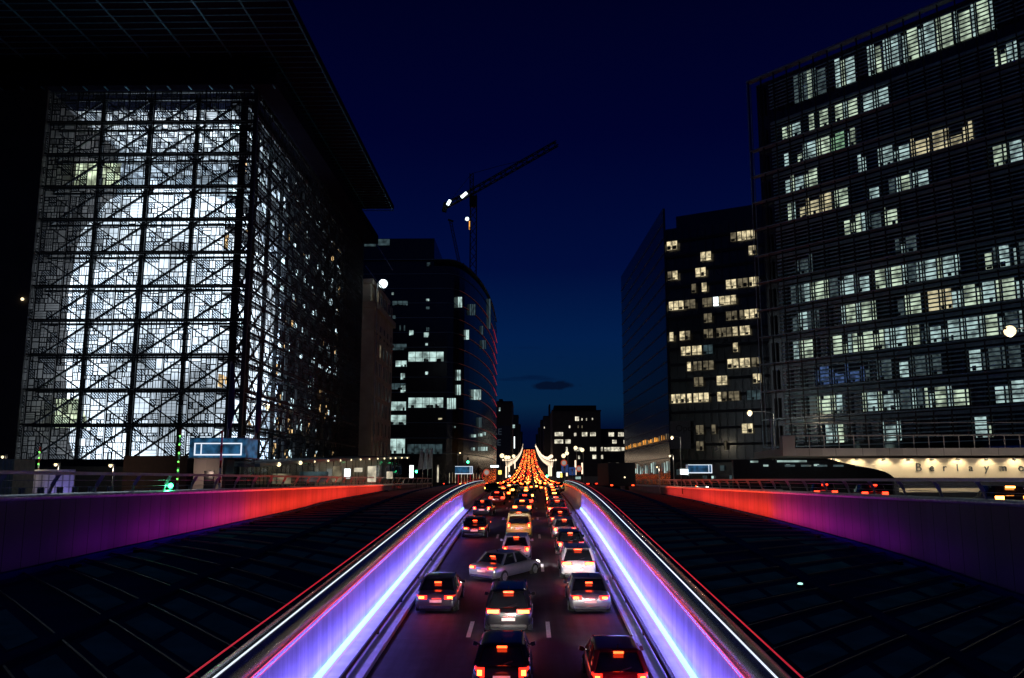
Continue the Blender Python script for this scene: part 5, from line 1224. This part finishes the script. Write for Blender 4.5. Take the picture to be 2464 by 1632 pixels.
# streaks of dark cloud low over the street
mp = nt.nodes.new('ShaderNodeMapping'); mp.inputs['Scale'].default_value = (7, 7, 60); mp.inputs['Location'].default_value = (3.1, 0, 1.7)
nz = nt.nodes.new('ShaderNodeTexNoise'); nz.inputs['Scale'].default_value = 1.0; nz.inputs['Detail'].default_value = 5
nt.links.new(tc.outputs['Generated'], mp.inputs[0]); nt.links.new(mp.outputs[0], nz.inputs['Vector'])
r2 = nt.nodes.new('ShaderNodeMapRange'); r2.inputs[1].default_value = .60; r2.inputs[2].default_value = .72; r2.inputs[3].default_value = 0; r2.inputs[4].default_value = .6
nt.links.new(nz.outputs['Fac'], r2.inputs[0])
band = nt.nodes.new('ShaderNodeValToRGB'); be = band.color_ramp.elements; be[0].position = .07; be[0].color = (0, 0, 0, 1); be[1].position = .2; be[1].color = (0, 0, 0, 1); e = be.new(.11); e.color = (1, 1, 1, 1)
nt.links.new(sp.outputs['Z'], band.inputs[0])
ml_ = nt.nodes.new('ShaderNodeMath'); ml_.operation = 'MULTIPLY'; nt.links.new(r2.outputs[0], ml_.inputs[0]); nt.links.new(band.outputs[0], ml_.inputs[1])
mx = nt.nodes.new('ShaderNodeMixRGB'); mx.inputs[2].default_value = (.0004, .003, .022, 1); nt.links.new(ml_.outputs[0], mx.inputs[0]); nt.links.new(rp.outputs[0], mx.inputs[1])
# one small dark cloud low over the street
vm = nt.nodes.new('ShaderNodeMapping'); vm.inputs['Location'].default_value = (-.0276 / .026, 0, -.1065 / .0045); vm.inputs['Scale'].default_value = (1 / .026, 0, 1 / .0045)
n3 = nt.nodes.new('ShaderNodeTexNoise'); n3.inputs['Scale'].default_value = 60; n3.inputs['Detail'].default_value = 3
nt.links.new(tc.outputs['Generated'], n3.inputs['Vector']); nt.links.new(tc.outputs['Generated'], vm.inputs[0])
ln = nt.nodes.new('ShaderNodeVectorMath'); ln.operation = 'LENGTH'; nt.links.new(vm.outputs[0], ln.inputs[0])
ad = nt.nodes.new('ShaderNodeMath'); ad.operation = 'MULTIPLY_ADD'; ad.inputs[1].default_value = 1.6; nt.links.new(n3.outputs['Fac'], ad.inputs[0]); nt.links.new(ln.outputs['Value'], ad.inputs[2])
cm = nt.nodes.new('ShaderNodeMapRange'); cm.inputs[1].default_value = 1.55; cm.inputs[2].default_value = 2.0; cm.inputs[3].default_value = .85; cm.inputs[4].default_value = 0
nt.links.new(ad.outputs[0], cm.inputs[0])
m3 = nt.nodes.new('ShaderNodeMixRGB'); m3.inputs[2].default_value = (.0012, .0035, .015, 1); nt.links.new(cm.outputs[0], m3.inputs[0]); nt.links.new(mx.outputs[0], m3.inputs[1])
nt.links.new(m3.outputs[0], bg.inputs['Color']); bg.inputs['Strength'].default_value = 1.0
sn = bpy.data.lights.new('moonlight', 'SUN'); sn.energy = .035; sn.angle = R(2); sn.color = (.6, .75, 1); so = bpy.data.objects.new('moonlight', sn); COL.objects.link(so); so.rotation_euler = (R(50), 0, R(-20))
sc.view_settings.view_transform = 'Standard'; sc.view_settings.look = 'None'; sc.view_settings.exposure = 0; sc.view_settings.gamma = 1; sc.view_settings.use_curve_mapping = False
cy = sc.cycles; cy.use_denoising = True; cy.max_bounces = 6; cy.diffuse_bounces = 2; cy.glossy_bounces = 3; cy.transparent_max_bounces = 16; cy.sample_clamp_indirect = 3; cy.use_light_tree = True
